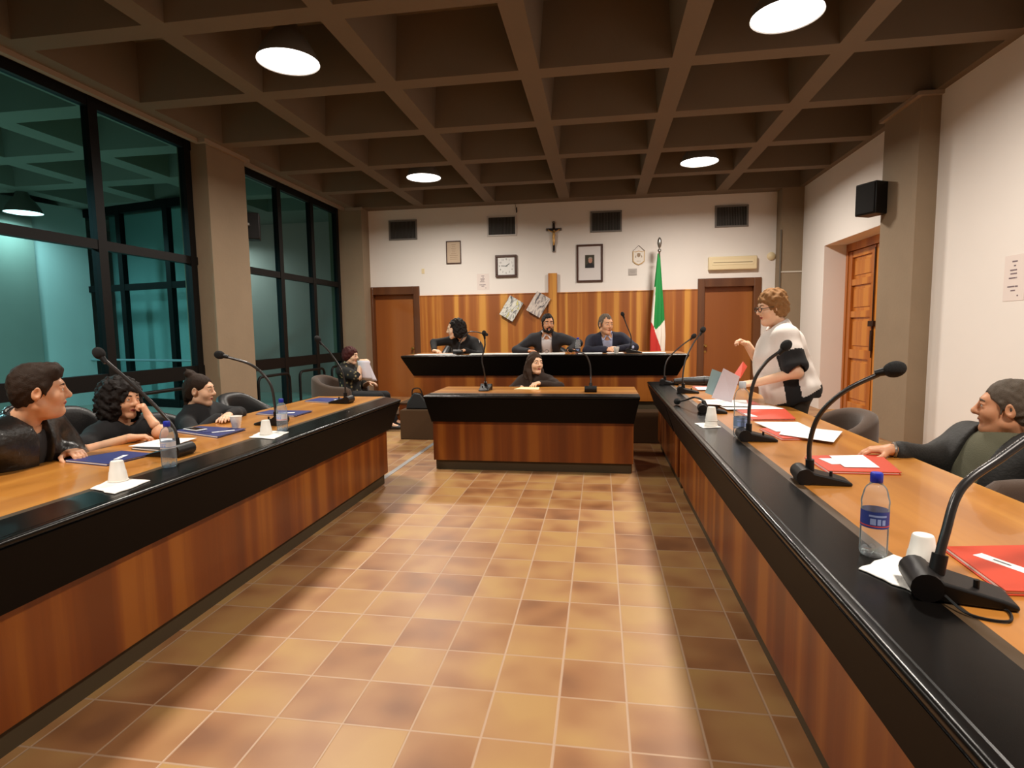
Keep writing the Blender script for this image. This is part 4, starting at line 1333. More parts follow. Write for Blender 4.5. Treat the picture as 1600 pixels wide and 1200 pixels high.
class Field:
    def __init__(self):
        self.ops = []

    def _push(self, f, k, mode):
        self.ops.append((f, k, mode))
        return self

    def cone(self, a, b, ra, rb=None, k=0.02, mode='+'):
        a, b = np.asarray(a, float), np.asarray(b, float)
        rb = ra if rb is None else rb
        ab = b - a
        L2 = float(ab @ ab) + 1e-12

        def f(P):
            t = np.clip(((P - a) @ ab) / L2, 0, 1)
            return np.linalg.norm(P - a - t[:, None] * ab, axis=1) - (ra + (rb - ra) * t)
        return self._push(f, k, mode)

    def ball(self, c, r, k=0.02, mode='+'):
        c = np.asarray(c, float)
        return self._push(lambda P: np.linalg.norm(P - c, axis=1) - r, k, mode)

    def egg(self, c, r, A=None, k=0.02, mode='+'):
        """ellipsoid; the columns of A are its axes in world space"""
        c, r = np.asarray(c, float), np.asarray(r, float)
        A = np.eye(3) if A is None else A

        def f(P):
            q = (P - c) @ A
            k0 = np.linalg.norm(q / r, axis=1)
            k1 = np.linalg.norm(q / (r * r), axis=1) + 1e-9
            return k0 * (k0 - 1) / k1
        return self._push(f, k, mode)

    def half(self, c, n, k=0.005, mode='&'):
        """keep (mode &) what lies on the side the normal points away from"""
        c, n = np.asarray(c, float), unit(n)
        return self._push(lambda P: (P - c) @ n, k, mode)

    def call(self, f, k=0.01, mode='+'):
        return self._push(f, k, mode)

    def warp(self, f):
        """adds f(P) to the distance: folds, curls"""
        return self._push(f, 0, 'w')

    def __call__(self, P):
        d = np.full(len(P), 9.0)
        for f, k, mode in self.ops:
            e = f(P)
            if mode == 'w':
                d = d + e
            elif mode == '+':
                h = np.maximum(k - np.abs(d - e), 0) / k
                d = np.minimum(d, e) - h * h * k * 0.25
            else:
                if mode == '-':
                    e = -e
                h = np.maximum(k - np.abs(d - e), 0) / k
                d = np.maximum(d, e) + h * h * k * 0.25
        return d


def isomesh(F, lo, hi, h):
    """surface nets over the box lo..hi, evaluated only near the surface"""
    lo, hi = np.asarray(lo, float), np.asarray(hi, float)
    c = 5
    nb = np.maximum(1, np.ceil((hi - lo) / (h * c)).astype(int))
    ax = [lo[i] + (np.arange(nb[i]) + 0.5) * h * c for i in range(3)]
    G = np.stack(np.meshgrid(*ax, indexing='ij'), -1).reshape(-1, 3)
    dc = F(G).reshape(nb)
    act = np.abs(dc) < h * c * 1.6
    n = nb * c + 1
    val = np.repeat(np.repeat(np.repeat(np.where(dc < 0, -1.0, 1.0), c, 0), c, 1), c, 2)
    val = np.pad(val, ((0, 1), (0, 1), (0, 1)), mode='edge')
    m = np.zeros(n, bool)
    a = np.repeat(np.repeat(np.repeat(act, c, 0), c, 1), c, 2)
    for dx in (0, 1):
        for dy in (0, 1):
            for dz in (0, 1):
                m[dx:dx + a.shape[0], dy:dy + a.shape[1], dz:dz + a.shape[2]] |= a
    idx = np.argwhere(m)
    val[m] = F(lo + idx * h)
    # close the field at the border
    for ax_ in range(3):
        s = [slice(None)] * 3
        s[ax_] = 0
        val[tuple(s)] = np.maximum(val[tuple(s)], 0.001)
        s[ax_] = -1
        val[tuple(s)] = np.maximum(val[tuple(s)], 0.001)
    ins = val < 0
    N = np.array(val.shape)
    cs = N - 1
    cnt = np.zeros(cs)
    acc = np.zeros(tuple(cs) + (3,))
    corners = [(x, y, z) for x in (0, 1) for y in (0, 1) for z in (0, 1)]

    def sl(o):
        return tuple(slice(o[i], o[i] + cs[i]) for i in range(3))
    for p in corners:
        for d in range(3):
            if p[d]:
                continue
            q = list(p)
            q[d] = 1
            va, vb = val[sl(p)], val[sl(q)]
            cr = (va < 0) != (vb < 0)
            t = np.where(cr, va / np.where(cr, va - vb, 1), 0)
            cnt += cr
            for i in range(3):
                acc[..., i] += np.where(cr, p[i] + (t if i == d else 0), 0)
    has = cnt > 0
    vid = np.full(cs, -1)
    vid[has] = np.arange(has.sum())
    pos = (acc[has] / cnt[has][:, None] + np.argwhere(has)) * h + lo
    faces = []
    for d in range(3):
        o = [0, 0, 0]
        o[d] = 1
        A = ins[tuple(slice(0, N[i] - o[i]) for i in range(3))]
        Bq = ins[tuple(slice(o[i], N[i]) for i in range(3))]
        cr = np.argwhere(A != Bq)
        u, w = (d + 1) % 3, (d + 2) % 3
        ok = (cr[:, u] > 0) & (cr[:, w] > 0) & (cr[:, u] < cs[u]) & (cr[:, w] < cs[w])
        cr = cr[ok]
        fl = A[tuple(cr.T)]
        eu, ew = np.eye(3, dtype=int)[u], np.eye(3, dtype=int)[w]
        q = [vid[tuple((cr - eu - ew).T)], vid[tuple((cr - ew).T)], vid[tuple(cr.T)], vid[tuple((cr - eu).T)]]
        Q = np.stack(q, 1)
        Q[~fl] = Q[~fl][:, ::-1]
        faces.append(Q)
    return pos, np.concatenate(faces)


def mesh_obj(name, chunks, mats, parent, origin, face_mat=None):
    vs, fs, o = [], [], 0
    for v, f in chunks:
        vs.append(v)
        fs.append(f + o)
        o += len(v)
    v = np.concatenate(vs)
    f = np.concatenate(fs)
    me = bpy.data.meshes.new(name)
    me.vertices.add(len(v))
    me.vertices.foreach_set('co', (v - origin).astype(np.float32).ravel())
    me.loops.add(f.size)
    me.loops.foreach_set('vertex_index', f.astype(np.int32).ravel())
    me.polygons.add(len(f))
    me.polygons.foreach_set('loop_start', np.arange(0, f.size, 4, dtype=np.int32))
    me.polygons.foreach_set('use_smooth', np.ones(len(f), bool))
    if face_mat is not None:
        me.polygons.foreach_set('material_index', face_mat(v[f].mean(1)).astype(np.int32))
    for mm in mats:
        me.materials.append(mm)
    me.update(calc_edges=True)
    me.validate()
    ob = bpy.data.objects.new(name, me)
    COL.objects.link(ob)
    ob.parent = parent
    return ob


def ripple(seed, freq, amp):
    rs = np.random.RandomState(seed)
    D = [unit(rs.normal(size=3)) * freq * rs.uniform(0.6, 1.5) for _ in range(7)]
    ph = rs.uniform(0, 6.28, 7)

    def f(P):
        w = np.stack([np.sin(P @ d + p) for d, p in zip(D, ph)])
        return amp * (w[0] * w[1] + w[2] * w[3] + 0.6 * w[4] + 0.5 * w[5] * w[6])
    return f


def axes(heading, pitch=0.0, roll=0.0):
    a, p, r = math.radians(heading), math.radians(pitch), math.radians(roll)
    f = V3(math.sin(a) * math.cos(p), math.cos(a) * math.cos(p), math.sin(p))
    x = V3(math.cos(a), -math.sin(a), 0)
    z = np.cross(x, f)
    x2, z2 = math.cos(r) * x + math.sin(r) * z, -math.sin(r) * x + math.cos(r) * z
    return np.stack([x2, f, z2], 1)


def two_bone(a, c, l1, l2, hint):
    a, c = np.asarray(a, float), np.asarray(c, float)
    d = c - a
    L = min(np.linalg.norm(d), (l1 + l2) * 0.999)
    u = unit(d)
    x = (L * L + l1 * l1 - l2 * l2) / (2 * L)
    y = math.sqrt(max(l1 * l1 - x * x, 0))
    hh = np.asarray(hint, float)
    hh = unit(hh - u * (hh @ u))
    return a + u * x + hh * y, a + u * L


def hand_field(wrist, d, n, right, curl=0.35, spread=1.0, s=1.0, thumb=0.3, elbow=None):
    """palm, four unequal fingers in three joints, thumb from the side of the palm"""
    F = Field()
    d = unit(d)
    n = unit(np.asarray(n, float) - d * (np.asarray(n, float) @ d))
    t = np.cross(d, n) * (1 if right else -1)      # towards the thumb
    w = np.asarray(wrist, float)
    if elbow is not None:
        e = np.asarray(elbow, float)
        F.cone(e, w, 0.0345 * s, 0.025 * s, 0.01)
    offs = [0.027, 0.009, -0.010, -0.028]
    lens = [0.070, 0.078, 0.072, 0.056]
    for o, a in zip(offs, (0.088, 0.093, 0.088, 0.078)):
        F.cone(w + t * o * 0.55 * s + d * 0.005, w + (d * a + t * o) * s, 0.017 * s, 0.0115 * s, 0.016)
    for i, (o, a, L) in enumerate(zip(offs, (0.088, 0.093, 0.088, 0.078), lens)):
        p = w + (d * a + t * o) * s
        c = curl if not isinstance(curl, (list, tuple)) else curl[i]
        ang = 0.15 * c
        for q, (seg, r0, r1) in enumerate(((0.45, 0.0098, 0.0088), (0.31, 0.0088, 0.0080), (0.24, 0.0080, 0.0066))):
            ang += c * (0.9 if q == 0 else 1.0)
            dd = d * math.cos(ang) + n * math.sin(ang) + t * (o * 2.2 * spread) * (1 if q == 0 else 0.3)
            p2 = p + unit(dd) * L * seg * s
            F.cone(p, p2, r0 * s, r1 * s, 0.004)
            p = p2
    p = w + (d * 0.022 + t * 0.020 + n * 0.006) * s
    p1 = p + unit(d * 0.55 + t * 0.8 + n * thumb) * 0.045 * s
    p2 = p1 + unit(d * 0.85 + t * 0.35 + n * thumb) * 0.032 * s
    p3 = p2 + unit(d * 0.95 + t * 0.05 + n * thumb * 1.3) * 0.026 * s
    F.cone(p, p1, 0.017 * s, 0.012 * s, 0.014).cone(p1, p2, 0.0115 * s, 0.010 * s, 0.005).cone(p2, p3, 0.010 * s, 0.0078 * s, 0.004)
    return F


def skin_mat(name, rgb):
    return pm(name, rgb, 0.5, sub=0.25, var=0.06, vscale=30)


M_LIP = pm('lips', (150, 72, 62), 0.45)
M_LIPR = pm('lips_red', (150, 56, 56), 0.4)
M_EYE = pm('eye_white', (214, 206, 196), 0.2)
M_IRIS = pm('dark_iris', (34, 22, 16), 0.15)


def person(spec):
    """builds one figure: body (skin) as the top-level object's continuous mesh part, clothes and hair as further parts"""
    S = dict(bulk=1.0, hs=0.95, head=(0, 0), roll=0.0, fem=False, belly=0.0, h=0.006, sleeve='long', seat=None, shoulders=None)
    S.update(spec)
    Hc = V3(*S['H'])
    hp = S['head']
    A = axes(hp[0], hp[1], S['roll'])
    s = S['hs']

    def hl(x, y, z):                       # head-local point to world
        return Hc + A @ (V3(x, y, z) * s)
    root = thing('person', S['label'], 'person', tuple(V3(*S['pelvis']) * V3(1, 1, 0) + V3(0, 0, S.get('floor', 0.0))))
    org = np.array(root.location)
    N, Pv = V3(*S['N']), V3(*S['pelvis'])
    up = unit(N - Pv)
    by = math.radians(S['body'])
    rt = V3(math.cos(by), -math.sin(by), 0)
    rt = unit(rt - up * (rt @ up))
    if S.get('tilt'):
        rt = unit(rt + up * S['tilt'])
    fw = np.cross(up, rt)
    TA = np.stack([rt, fw, up], 1)
    L = np.linalg.norm(N - Pv)
    b = S['bulk']
    sw = (S['shoulders'] or (0.165 if S['fem'] else 0.19)) * (0.5 + 0.5 * b)
    sh = {1: N - up * 0.055 + rt * sw, -1: N - up * 0.055 - rt * sw}
    if S.get('shift'):
        for k_, v_ in S['shift'].items():
            sh[k_] = sh[k_] + V3(*v_)
    # arms
    arms = {}
    for side, key in ((1, 'R'), (-1, 'L')):
        a = S[key]
        el, wr = two_bone(sh[side], a['wrist'], 0.285, 0.245, a.get('hint', (0, 0, -1)))
        if 'elbow' in a:
            el = V3(*a['elbow'])
            wr = V3(*a['wrist'])
        arms[side] = (sh[side], el, wr, a)
    # legs
    sgn = {1: 1, -1: -1}
    legs = {}
    fl = S.get('floor', 0.0)
    for side in (1, -1):
        hip = Pv + rt * 0.09 * side - V3(0, 0, 0.02)
        if S.get('stand'):
            kn = V3(hip[0], hip[1], fl + 0.47) + fw * 0.02
            an = V3(hip[0], hip[1], fl + 0.09)
        else:
            kf = unit(V3(*S.get('legdir', tuple(V3(math.sin(by), math.cos(by), 0)))))
            kn = hip + kf * S.get('thigh', 0.40) + V3(0, 0, S.get('kneez', 0.02)) + rt * 0.04 * side
            an = V3(kn[0], kn[1], fl + 0.09) + kf * S.get('shin', 0.05)
        toe = an + unit(V3(math.sin(by), math.cos(by), 0)) * 0.15 - V3(0, 0, 0.045)
        legs[side] = (hip, kn, an, toe)

    # ---- the head
    def add_head(F):
        F.egg(hl(0, -.012, .040), V3(.073, .094, .083) * s, A, 0.02)
        F.egg(hl(0, .024, -.028), V3(.058, .066, .086) * s, A, 0.03)
        j = S.get('jaw', 1.0)
        for q in (-1, 1):
            F.cone(hl(q * .040 * j, .006, -.068), hl(q * .010, .062, -.098), .024 * s, .021 * s, 0.025)
            F.ball(hl(q * .034, .058, -.026), .027 * s, 0.03)
        F.ball(hl(0, .070, -.097), .019 * s, 0.02)
        F.cone(hl(-.030, .076, .034), hl(.030, .076, .034), .0145 * s, None, 0.025)
        for q in (-1, 1):
            F.ball(hl(q * .032, .106, .009), .0180 * s, 0.016, '-')
        nl = S.get('nose', 1.0)
        tip = .093 + .017 * nl
        F.cone(hl(0, .082, .030), hl(0, tip, -.016), .0100 * s, .0100 * s, 0.014)
        F.ball(hl(0, tip, -.021), .0110 * s, 0.010)
        F.cone(hl(0, .085, -.030), hl(0, tip - .004, -.026), .012 * s, .009 * s, 0.012)
        for q in (-1, 1):
            F.ball(hl(q * .0115, .094, -.026), .0085 * s, 0.010)
            F.ball(hl(q * .0065, tip - .006, -.0345), .0036 * s, 0.003, '-')
        F.cone(hl(-.019, .083, -.0565), hl(0, .0905, -.0555), .0052 * s, .0066 * s, 0.010)
        F.cone(hl(.019, .083, -.0565), hl(0, .0905, -.0555), .0052 * s, .0066 * s, 0.010)
        F.cone(hl(-.013, .0835, -.0660), hl(.013, .0835, -.0660), .0070 * s, None, 0.010)
        F.cone(hl(-.022, .093, -.0612), hl(.022, .093, -.0612), .0022 * s, None, 0.003, '-')
        for q in (-1, 1):
            F.cone(hl(q * .020, .0868, .0165), hl(q * .032, .0895, .0190), .0048 * s, None, 0.006)
            F.cone(hl(q * .032, .0895, .0190), hl(q * .045, .0815, .0150), .0048 * s, None, 0.006)
            F.cone(hl(q * .021, .0860, .0025), hl(q * .043, .0810, .0030), .0045 * s, None, 0.008)
            E = axes(hp[0] + q * 20, hp[1] - 8, S['roll'])
            F.egg(hl(q * .077, -.010, -.004), V3(.0095, .021, .033) * s, E, 0.008)
            F.egg(hl(q * .086, -.005, .000), V3(.007, .012, .018) * s, E, 0.005, '-')
        F.cone(hl(0, -.018, -.06), N + up * 0.01, (.050 if S['fem'] else .057) * s, (.052 if S['fem'] else .062), 0.03)
        if S.get('chin2'):
            F.egg(hl(0, .024, -.108), V3(.042, .040, .024) * s, A, 0.03)

    def add_torso(F, g=0.0, legs_too=False):
        F.egg(Pv + up * 0.02 + fw * 0.0, V3(.165 * b + g, .120 * b + g, .125 + g), TA, 0.05)
        F.egg(Pv + up * L * 0.40 + fw * (0.02 + S['belly'] * 0.5), V3(.145 * b + g, .108 * b + g + S['belly'], .17 + g), TA, 0.06)
        F.egg(Pv + up * L * 0.72 + fw * 0.01, V3(.155 * b + g, .112 * b + g, .165 + g), TA, 0.06)
        F.cone(sh[1] - rt * 0.02 - up * 0.01, sh[-1] + rt * 0.02 - up * 0.01, .055 + g, None, 0.06)
        F.cone(N + up * 0.02 - fw * 0.01, sh[1] - rt * 0.05, .042 + g * 0.6, .045 + g, 0.05)
        F.cone(N + up * 0.02 - fw * 0.01, sh[-1] + rt * 0.05, .042 + g * 0.6, .045 + g, 0.05)
        if S['fem']:
            for q in (-1, 1):
                F.ball(Pv + up * L * 0.64 + fw * (0.085 + 0.05 * (b - 1)) + rt * q * 0.07, 0.062 * b + g, 0.05)

    def add_arm(F, side, g=0.0, to=1.0, upper_only=False, k=0.03, g2=None):
        a, e, w, _ = arms[side]
        g2 = g if g2 is None else g2
        F.cone(a, e, .050 * (0.6 + 0.4 * b) + g * 0.8, .040 * (0.6 + 0.4 * b) + g2 * 0.55, 0.05)
        if not upper_only:
            F.cone(e, e + (w - e) * to, .040 * (0.6 + 0.4 * b) + g2 * 0.55, .040 * (0.6 + 0.4 * b) + g2 * 0.55 + (.028 - .040) * to, k)

    def add_legs(F, g=0.0):
        for side in (1, -1):
            hp_, kn, an, toe = legs[side]
            F.cone(hp_, kn, .080 * b + g, .058 * (0.5 + 0.5 * b) + g, 0.04)
            F.cone(kn, an, .056 + g, .040 + g, 0.03)

    # ---- body mesh: head to feet in one field, hands at finer grain joined inside the cuffs
    Fb = Field()
    add_head(Fb)
    add_torso(Fb, -0.012)
    for side in (1, -1):
        add_arm(Fb, side, -0.006)
        hp_, kn, an, toe = legs[side]
        Fb.cone(hp_, kn, .070 * b, .050, 0.04).cone(kn, an, .048, .034, 0.03).cone(an, toe, .034, .026, 0.03)
    pts = [Hc, N, Pv] + [p for q in arms.values() for p in q[:3]] + [p for q in legs.values() for p in q]
    pts = np.array(pts)
    pad = 0.20 * max(1, b)
    chunks = [isomesh(Fb, pts.min(0) - pad, pts.max(0) + pad, S['h'] * 1.25)]
    # a finer head replaces the coarse one
    Fh = Field()
    add_head(Fh)
    Fh.cone(N + up * 0.01, N - up * 0.06, .055, .05, 0.03)
    v, f = chunks[0]
    keep = (np.linalg.norm(v - (Hc + A @ V3(0, .01, -.0)), axis=1) > 0.155 * s)[f].all(1)
    cutn = unit(Hc + A @ V3(0, 0, 0) - N)
    lim = N + cutn * 0.0
    keep = (((v - lim) @ cutn) < 0.02)[f].any(1) | (np.abs((v - N) @ rt) > 0.12)[f].any(1) | (np.linalg.norm(v - Hc, axis=1) > 0.32)[f].any(1)
    if S.get('keep_all'):
        keep[:] = True
    chunks[0] = (v, f[keep])
    chunks.append(isomesh(Fh, np.minimum(Hc - 0.17, N - 0.09), np.maximum(Hc + 0.17, N + 0.09), S['h'] * 0.72))
    for side in (1, -1):
        a, e, w, q = arms[side]
        if q.get('hand', True) is False:
            continue
        d = q.get('dir', tuple(unit(w - e)))
        Fm = hand_field(w, d, q.get('palm', (0, 0, -1)), side == 1, q.get('curl', 0.35), s=q.get('size', 0.95 if not S['fem'] else 0.88), thumb=q.get('thumb', 0.3), elbow=w + (e - w) * 0.55)
        m_ = np.array([w, w + unit(np.array(d)) * 0.2, w + (e - w) * 0.55])
        chunks.append(isomesh(Fm, m_.min(0) - 0.11, m_.max(0) + 0.11, max(0.0036, S['h'] * 0.75)))

    def fm(P):
        q = ((P - Hc) @ A) / s
        out = np.zeros(len(P))
        lips = (np.abs(q[:, 0]) < .0225) & (q[:, 1] > .078) & (q[:, 1] < .0985) & (q[:, 2] < -.0515 - 0.20 * np.abs(q[:, 0])) & (q[:, 2] > -.0725 + 0.45 * np.abs(q[:, 0]))
        out[lips] = 1
        return out
    mesh_obj('body', chunks, [S['skin'], M_LIPR if S['fem'] else M_LIP], root, org, fm)
    for q in (-1, 1):
        mb = MB().ball(tuple(hl(q * .032, .0790, .0095) - org), .0128 * s, 18, 12, 0)
        mb.ball(tuple(hl(q * .032 + S.get('gaze', 0) * .004, .0790 + .0072, .0100) - org), .0067 * s, 12, 8, 1)
        mb.build('eye', [M_EYE, M_IRIS], root, angle=180)
        bw = S.get('brow', 0.0042) * s
        MB().tube([tuple(hl(q * x, y, z) - org) for x, y, z in ((.012, .0925, .0305), (.025, .0925, .0345), (.038, .0872, .0345), (.048, .078, .0295))], [bw * 0.8, bw, bw * 0.9, bw * 0.4], 8).build('eyebrow', S['hair_mat'], root)

    # ---- clothes
    for item in S['clothes'](locals()):
        nm, fn, mat = item[:3]
        F, lo, hi, hh = fn
        ch = isomesh(F, lo, hi, hh)
        mesh_obj(nm, [ch], mat if isinstance(mat, list) else [mat], root, org, item[3] if len(item) > 3 else None)
    # trousers and shoes
    Ft = Field()
    Ft.egg(Pv + up * 0.02, V3(.168 * b, .125 * b, .115), TA, 0.05)
    add_legs(Ft, 0.006)
    q = np.array([p for w in legs.values() for p in w[:3]] + [Pv])
    mesh_obj('trousers', [isomesh(Ft, q.min(0) - 0.2 * b, q.max(0) + 0.2 * b, 0.014)], [S['trousers']], root, org)
    for side in (1, -1):
        _, _, an, toe = legs[side]
        Fs = Field().cone(an - V3(0, 0, 0.02), an + V3(0, 0, .01), .044, .042, 0.02).cone(an - V3(0, 0, 0.045) - (toe - an) * 0.2, toe, .040, .032, 0.03)
        Fs.half(V3(0, 0, fl + 0.002), V3(0, 0, -1))
        mesh_obj('shoe', [isomesh(Fs, np.minimum(an, toe) - 0.10, np.maximum(an, toe) + 0.10, 0.009)], [pm('black_shoe', (24, 20, 20), 0.4)], root, org)
    # hair
    for nm, fn, mat in S['hair'](locals()):
        F, lo, hi, hh = fn
        mesh_obj(nm, [isomesh(F, lo, hi, hh)], [mat], root, org)
    return root, dict(hl=hl, A=A, s=s, org=org, Hc=Hc)


# ---- wardrobe
def bounds(E, extra=()):
    p = np.array([E['N'], E['Pv'], E['sh'][1], E['sh'][-1]] + [E['arms'][s_][i] for s_ in (1, -1) for i in (1, 2)] + list(extra))
    return p.min(0) - 0.23 * max(1, E['b']), p.max(0) + 0.23 * max(1, E['b'])


def top(name, mat, g=0.012, sleeve=1.0, neck=0.070, ndepth=0.0, seed=1, fold=0.003, high=False, hh=0.008):
    """sweater or tee; sleeve = share of the forearm covered, negative = share of the upper arm only"""
    def mk(E):
        F = Field()
        E['add_torso'](F, g)
        for s_ in (1, -1):
            if sleeve >= 0:
                E['add_arm'](F, s_, g, sleeve * 0.97)
            else:
                a, e = E['arms'][s_][:2]
                F.cone(a, a + (e - a) * (-sleeve), .055 * (0.6 + 0.4 * E['b']) + g, .05 * (0.6 + 0.4 * E['b']) + g + 0.006, 0.04)
        N, up, fw = E['N'], E['up'], E['fw']
        if high:
            F.cone(N - up * 0.01, N + up * 0.055 + unit(E['Hc'] - N) * 0.005, .072, .060, 0.03)
            F.cone(N + up * 0.075, N + up * 0.18, .056, None, 0.01, '-')
        else:
            F.cone(N + up * 0.012 + fw * 0.02, N + up * 0.20, neck, neck, 0.012, '-')
            if ndepth:
                F.cone(N + fw * 0.10 - up * ndepth, N + fw * 0.12 + up * 0.06, 0.02, 0.06, 0.01, '-')
        F.warp(ripple(seed, 26, fold))
        lo, hi = bounds(E)
        return (name, (F, lo, hi, hh), mat)
    return mk


def jacket(name, mat, g=0.026, open_w=0.05, open_top=0.10, seed=2, fold=0.004, collar=0.022, hh=0.008, cuff=0.96):
    def mk(E):
        F = Field()
        E['add_torso'](F, g)
        N, up, fw, rt, Pv, L = E['N'], E['up'], E['fw'], E['rt'], E['Pv'], E['L']

        def wedge(P):
            q = (P - Pv) @ np.stack([rt, fw, up], 1)
            t = np.clip(q[:, 2] / L, -1, 1.3)
            w = open_w + (open_top - open_w) * np.clip((t - 0.1) / 0.9, 0, 1)
            return np.maximum(np.abs(q[:, 0]) - w, -q[:, 1])
        F.cone(N + up * 0.012 + fw * 0.015, N + up * 0.20, .068, .075, 0.012, '-')
        # collar: a band standing round the back and sides of the neck
        ring = []
        for i in range(15):
            a = math.radians(125 + 290 * i / 14)
            c = N + up * (0.040 - 0.030 * (0.5 + 0.5 * math.sin(a))) + (rt * math.cos(a) + fw * math.sin(a)) * 0.078
            ring.append(c)
        for p, q in zip(ring[:-1], ring[1:]):
            F.cone(p, q, collar, None, 0.012)
        F.call(wedge, 0.008, '-')
        for s_ in (1, -1):
            E['add_arm'](F, s_, g + 0.004, cuff, g2=g)
        F.warp(ripple(seed, 22, fold))
        lo, hi = bounds(E)
        return (name, (F, lo, hi, hh), mat)
    return mk


def shirt_collar(name, mat):
    def mk(E):
        F = Field()
        N, up, fw, rt = E['N'], E['up'], E['fw'], E['rt']
        for q in (-1, 1):
            F.cone(N + up * 0.045 + fw * 0.055 + rt * q * 0.012, N + up * 0.005 + fw * 0.085 + rt * q * 0.05, .008, .010, 0.008)
            F.cone(N + up * 0.045 + fw * 0.055 + rt * q * 0.012, N + up * 0.06 - fw * 0.01 + rt * q * 0.062, .010, .011, 0.01)
            F.cone(N + up * 0.06 - fw * 0.01 + rt * q * 0.062, N + up * 0.065 - fw * 0.06, .011, .011, 0.01)
        return (name, (F, N - 0.13, N + 0.15, 0.005), mat)
    return mk


def clothes(*mk):
    return lambda E: [m(E) for m in mk]


# ---- hair
def curls(seed, size, amp):
    """isotropic curl pattern: a warped gyroid with lumps about `size` metres across"""
    rs = np.random.RandomState(seed)
    k = PI / size
    ph = rs.uniform(0, 6.28, 6)

    def f(P):
        x, y, z = P[:, 0] * k, P[:, 1] * k, P[:, 2] * k
        x = x + 0.9 * np.sin(0.43 * z + ph[0]) + 0.5 * np.sin(0.9 * y + ph[3])
        y = y + 0.9 * np.sin(0.47 * x + ph[1]) + 0.5 * np.sin(0.8 * z + ph[4])
        z = z + 0.9 * np.sin(0.41 * y + ph[2]) + 0.5 * np.sin(0.7 * x + ph[5])
        return amp * (np.sin(x) * np.cos(y) + np.sin(y) * np.cos(z) + np.sin(z) * np.cos(x))
    return f


def strands(E, seed, amp, n=95):
    """grooves combed back from the forehead over the crown"""
    hl, A, s, Hc = E['hl'], E['A'], E['s'], E['Hc']
    rs = np.random.RandomState(seed)
    a, b = rs.uniform(0, 6.28, 2)

    def f(P):
        q = ((P - Hc) @ A) / s
        t = q[:, 0] * n + 2.0 * np.sin(q[:, 1] * 28 + a) + 1.5 * np.sin(q[:, 2] * 31 + b)
        return amp * (np.sin(t) + 0.7 * np.sin(2.3 * t + 1.0 + q[:, 1] * 20))
    return f


def hair_short(mat, thick=0.010, top_=0.012, front=0.062, seed=3, rough=0.002, tuft=0.0, side=0.0, h=0.0055):
    def mk(E):
        hl, A, s = E['hl'], E['A'], E['s']
        F = Field()
        F.egg(hl(0, -.018, .042), V3(.073 + thick * .8, .094 + thick * .6, .083 + top_) * s, A, 0.02)
        F.egg(hl(0, -.045, -.01), V3(.066 + thick * .6, .060 + thick * .6, .075) * s, A, 0.03)
        if tuft:
            F.egg(hl(0, .055, .098), V3(.058, .040, .026 + tuft) * s, A, 0.03)
        # hairline: everything in front of and below the slanting plane goes
        n = A @ V3(0, .74, -.67)
        F.half(hl(0, .080, front), n, 0.003)
        F.half(hl(0, -.05, -.075), A @ V3(0, .1, -1), 0.012)
        F.egg(hl(0, .098, -.004), V3(.066, .072, .072) * s, A, 0.005, '-')
        for q in (-1, 1):
            F.egg(hl(q * .090, .004, -.010), V3(.022, .020, .036) * s, A, 0.006, '-')
            F.cone(hl(q * .0735, .022, .030), hl(q * .0725, .022, -.020), .009 * s, .0035 * s, 0.010)
        F.warp(ripple(seed, 95, rough))
        F.warp(strands(E, seed, 0.0014))
        F.warp(curls(seed + 5, 0.022, 0.0012))
        return [('hair', (F, E['Hc'] - 0.17, E['Hc'] + 0.17, h), mat)]
    return mk


def hair_curly(mat, size=1.0, seed=5, h=0.006, drop=0.11, wide=0.115, fx=0.058, back=0.0):
    def mk(E):
        hl, A, s = E['hl'], E['A'], E['s']
        F = Field()
        F.egg(hl(0, -.03 - back, .045), V3(wide, .118, .105) * s * size, A, 0.03)
        for q in (-1, 1):
            F.egg(hl(q * .072, -.03 - back, -.045), V3(.058, .085, drop) * s * size, A, 0.04)
        F.egg(hl(0, -.085 - back, -.04), V3(.095, .065, drop) * s * size, A, 0.04)
        F.egg(hl(0, .115, -.025), V3(fx, .085, .088) * s, A, 0.012, '-')
        F.egg(hl(0, .055, -.12), V3(.062, .075, .07) * s, A, 0.012, '-')
        F.warp(curls(seed, 0.030, 0.0052))
        F.warp(curls(seed + 1, 0.013, 0.0022))
        return [('hair', (F, E['Hc'] - 0.30, E['Hc'] + 0.26, h), mat)]
    return mk


def hair_bun(mat, h=0.005):
    def mk(E):
        hl, A, s = E['hl'], E['A'], E['s']
        F = Field()
        F.egg(hl(0, -.014, .042), V3(.080, .101, .090) * s, A, 0.02)
        F.egg(hl(0, -.05, -.02), V3(.068, .060, .075) * s, A, 0.03)
        F.half(hl(0, .084, .058), A @ V3(0, .78, -.62), 0.012)
        F.ball(hl(0, .10, .0), .074 * s, 0.012, '-')
        for q in (-1, 1):
            F.egg(hl(q * .088, .004, -.012), V3(.024, .022, .040) * s, A, 0.006, '-')
        F.egg(hl(0, -.075, .125), V3(.040, .042, .034) * s, A, 0.015)
        F.cone(hl(0, -.10, .02), hl(.01, -.10, -.14), .026 * s, .012 * s, 0.03)
        F.cone(hl(0, -.08, .14), hl(.015, -.10, .172), .014 * s, .004 * s, 0.012)
        F.warp(strands(E, 9, 0.0016))
        return [('hair', (F, E['Hc'] - 0.2, E['Hc'] + 0.2, h), mat)]
    return mk


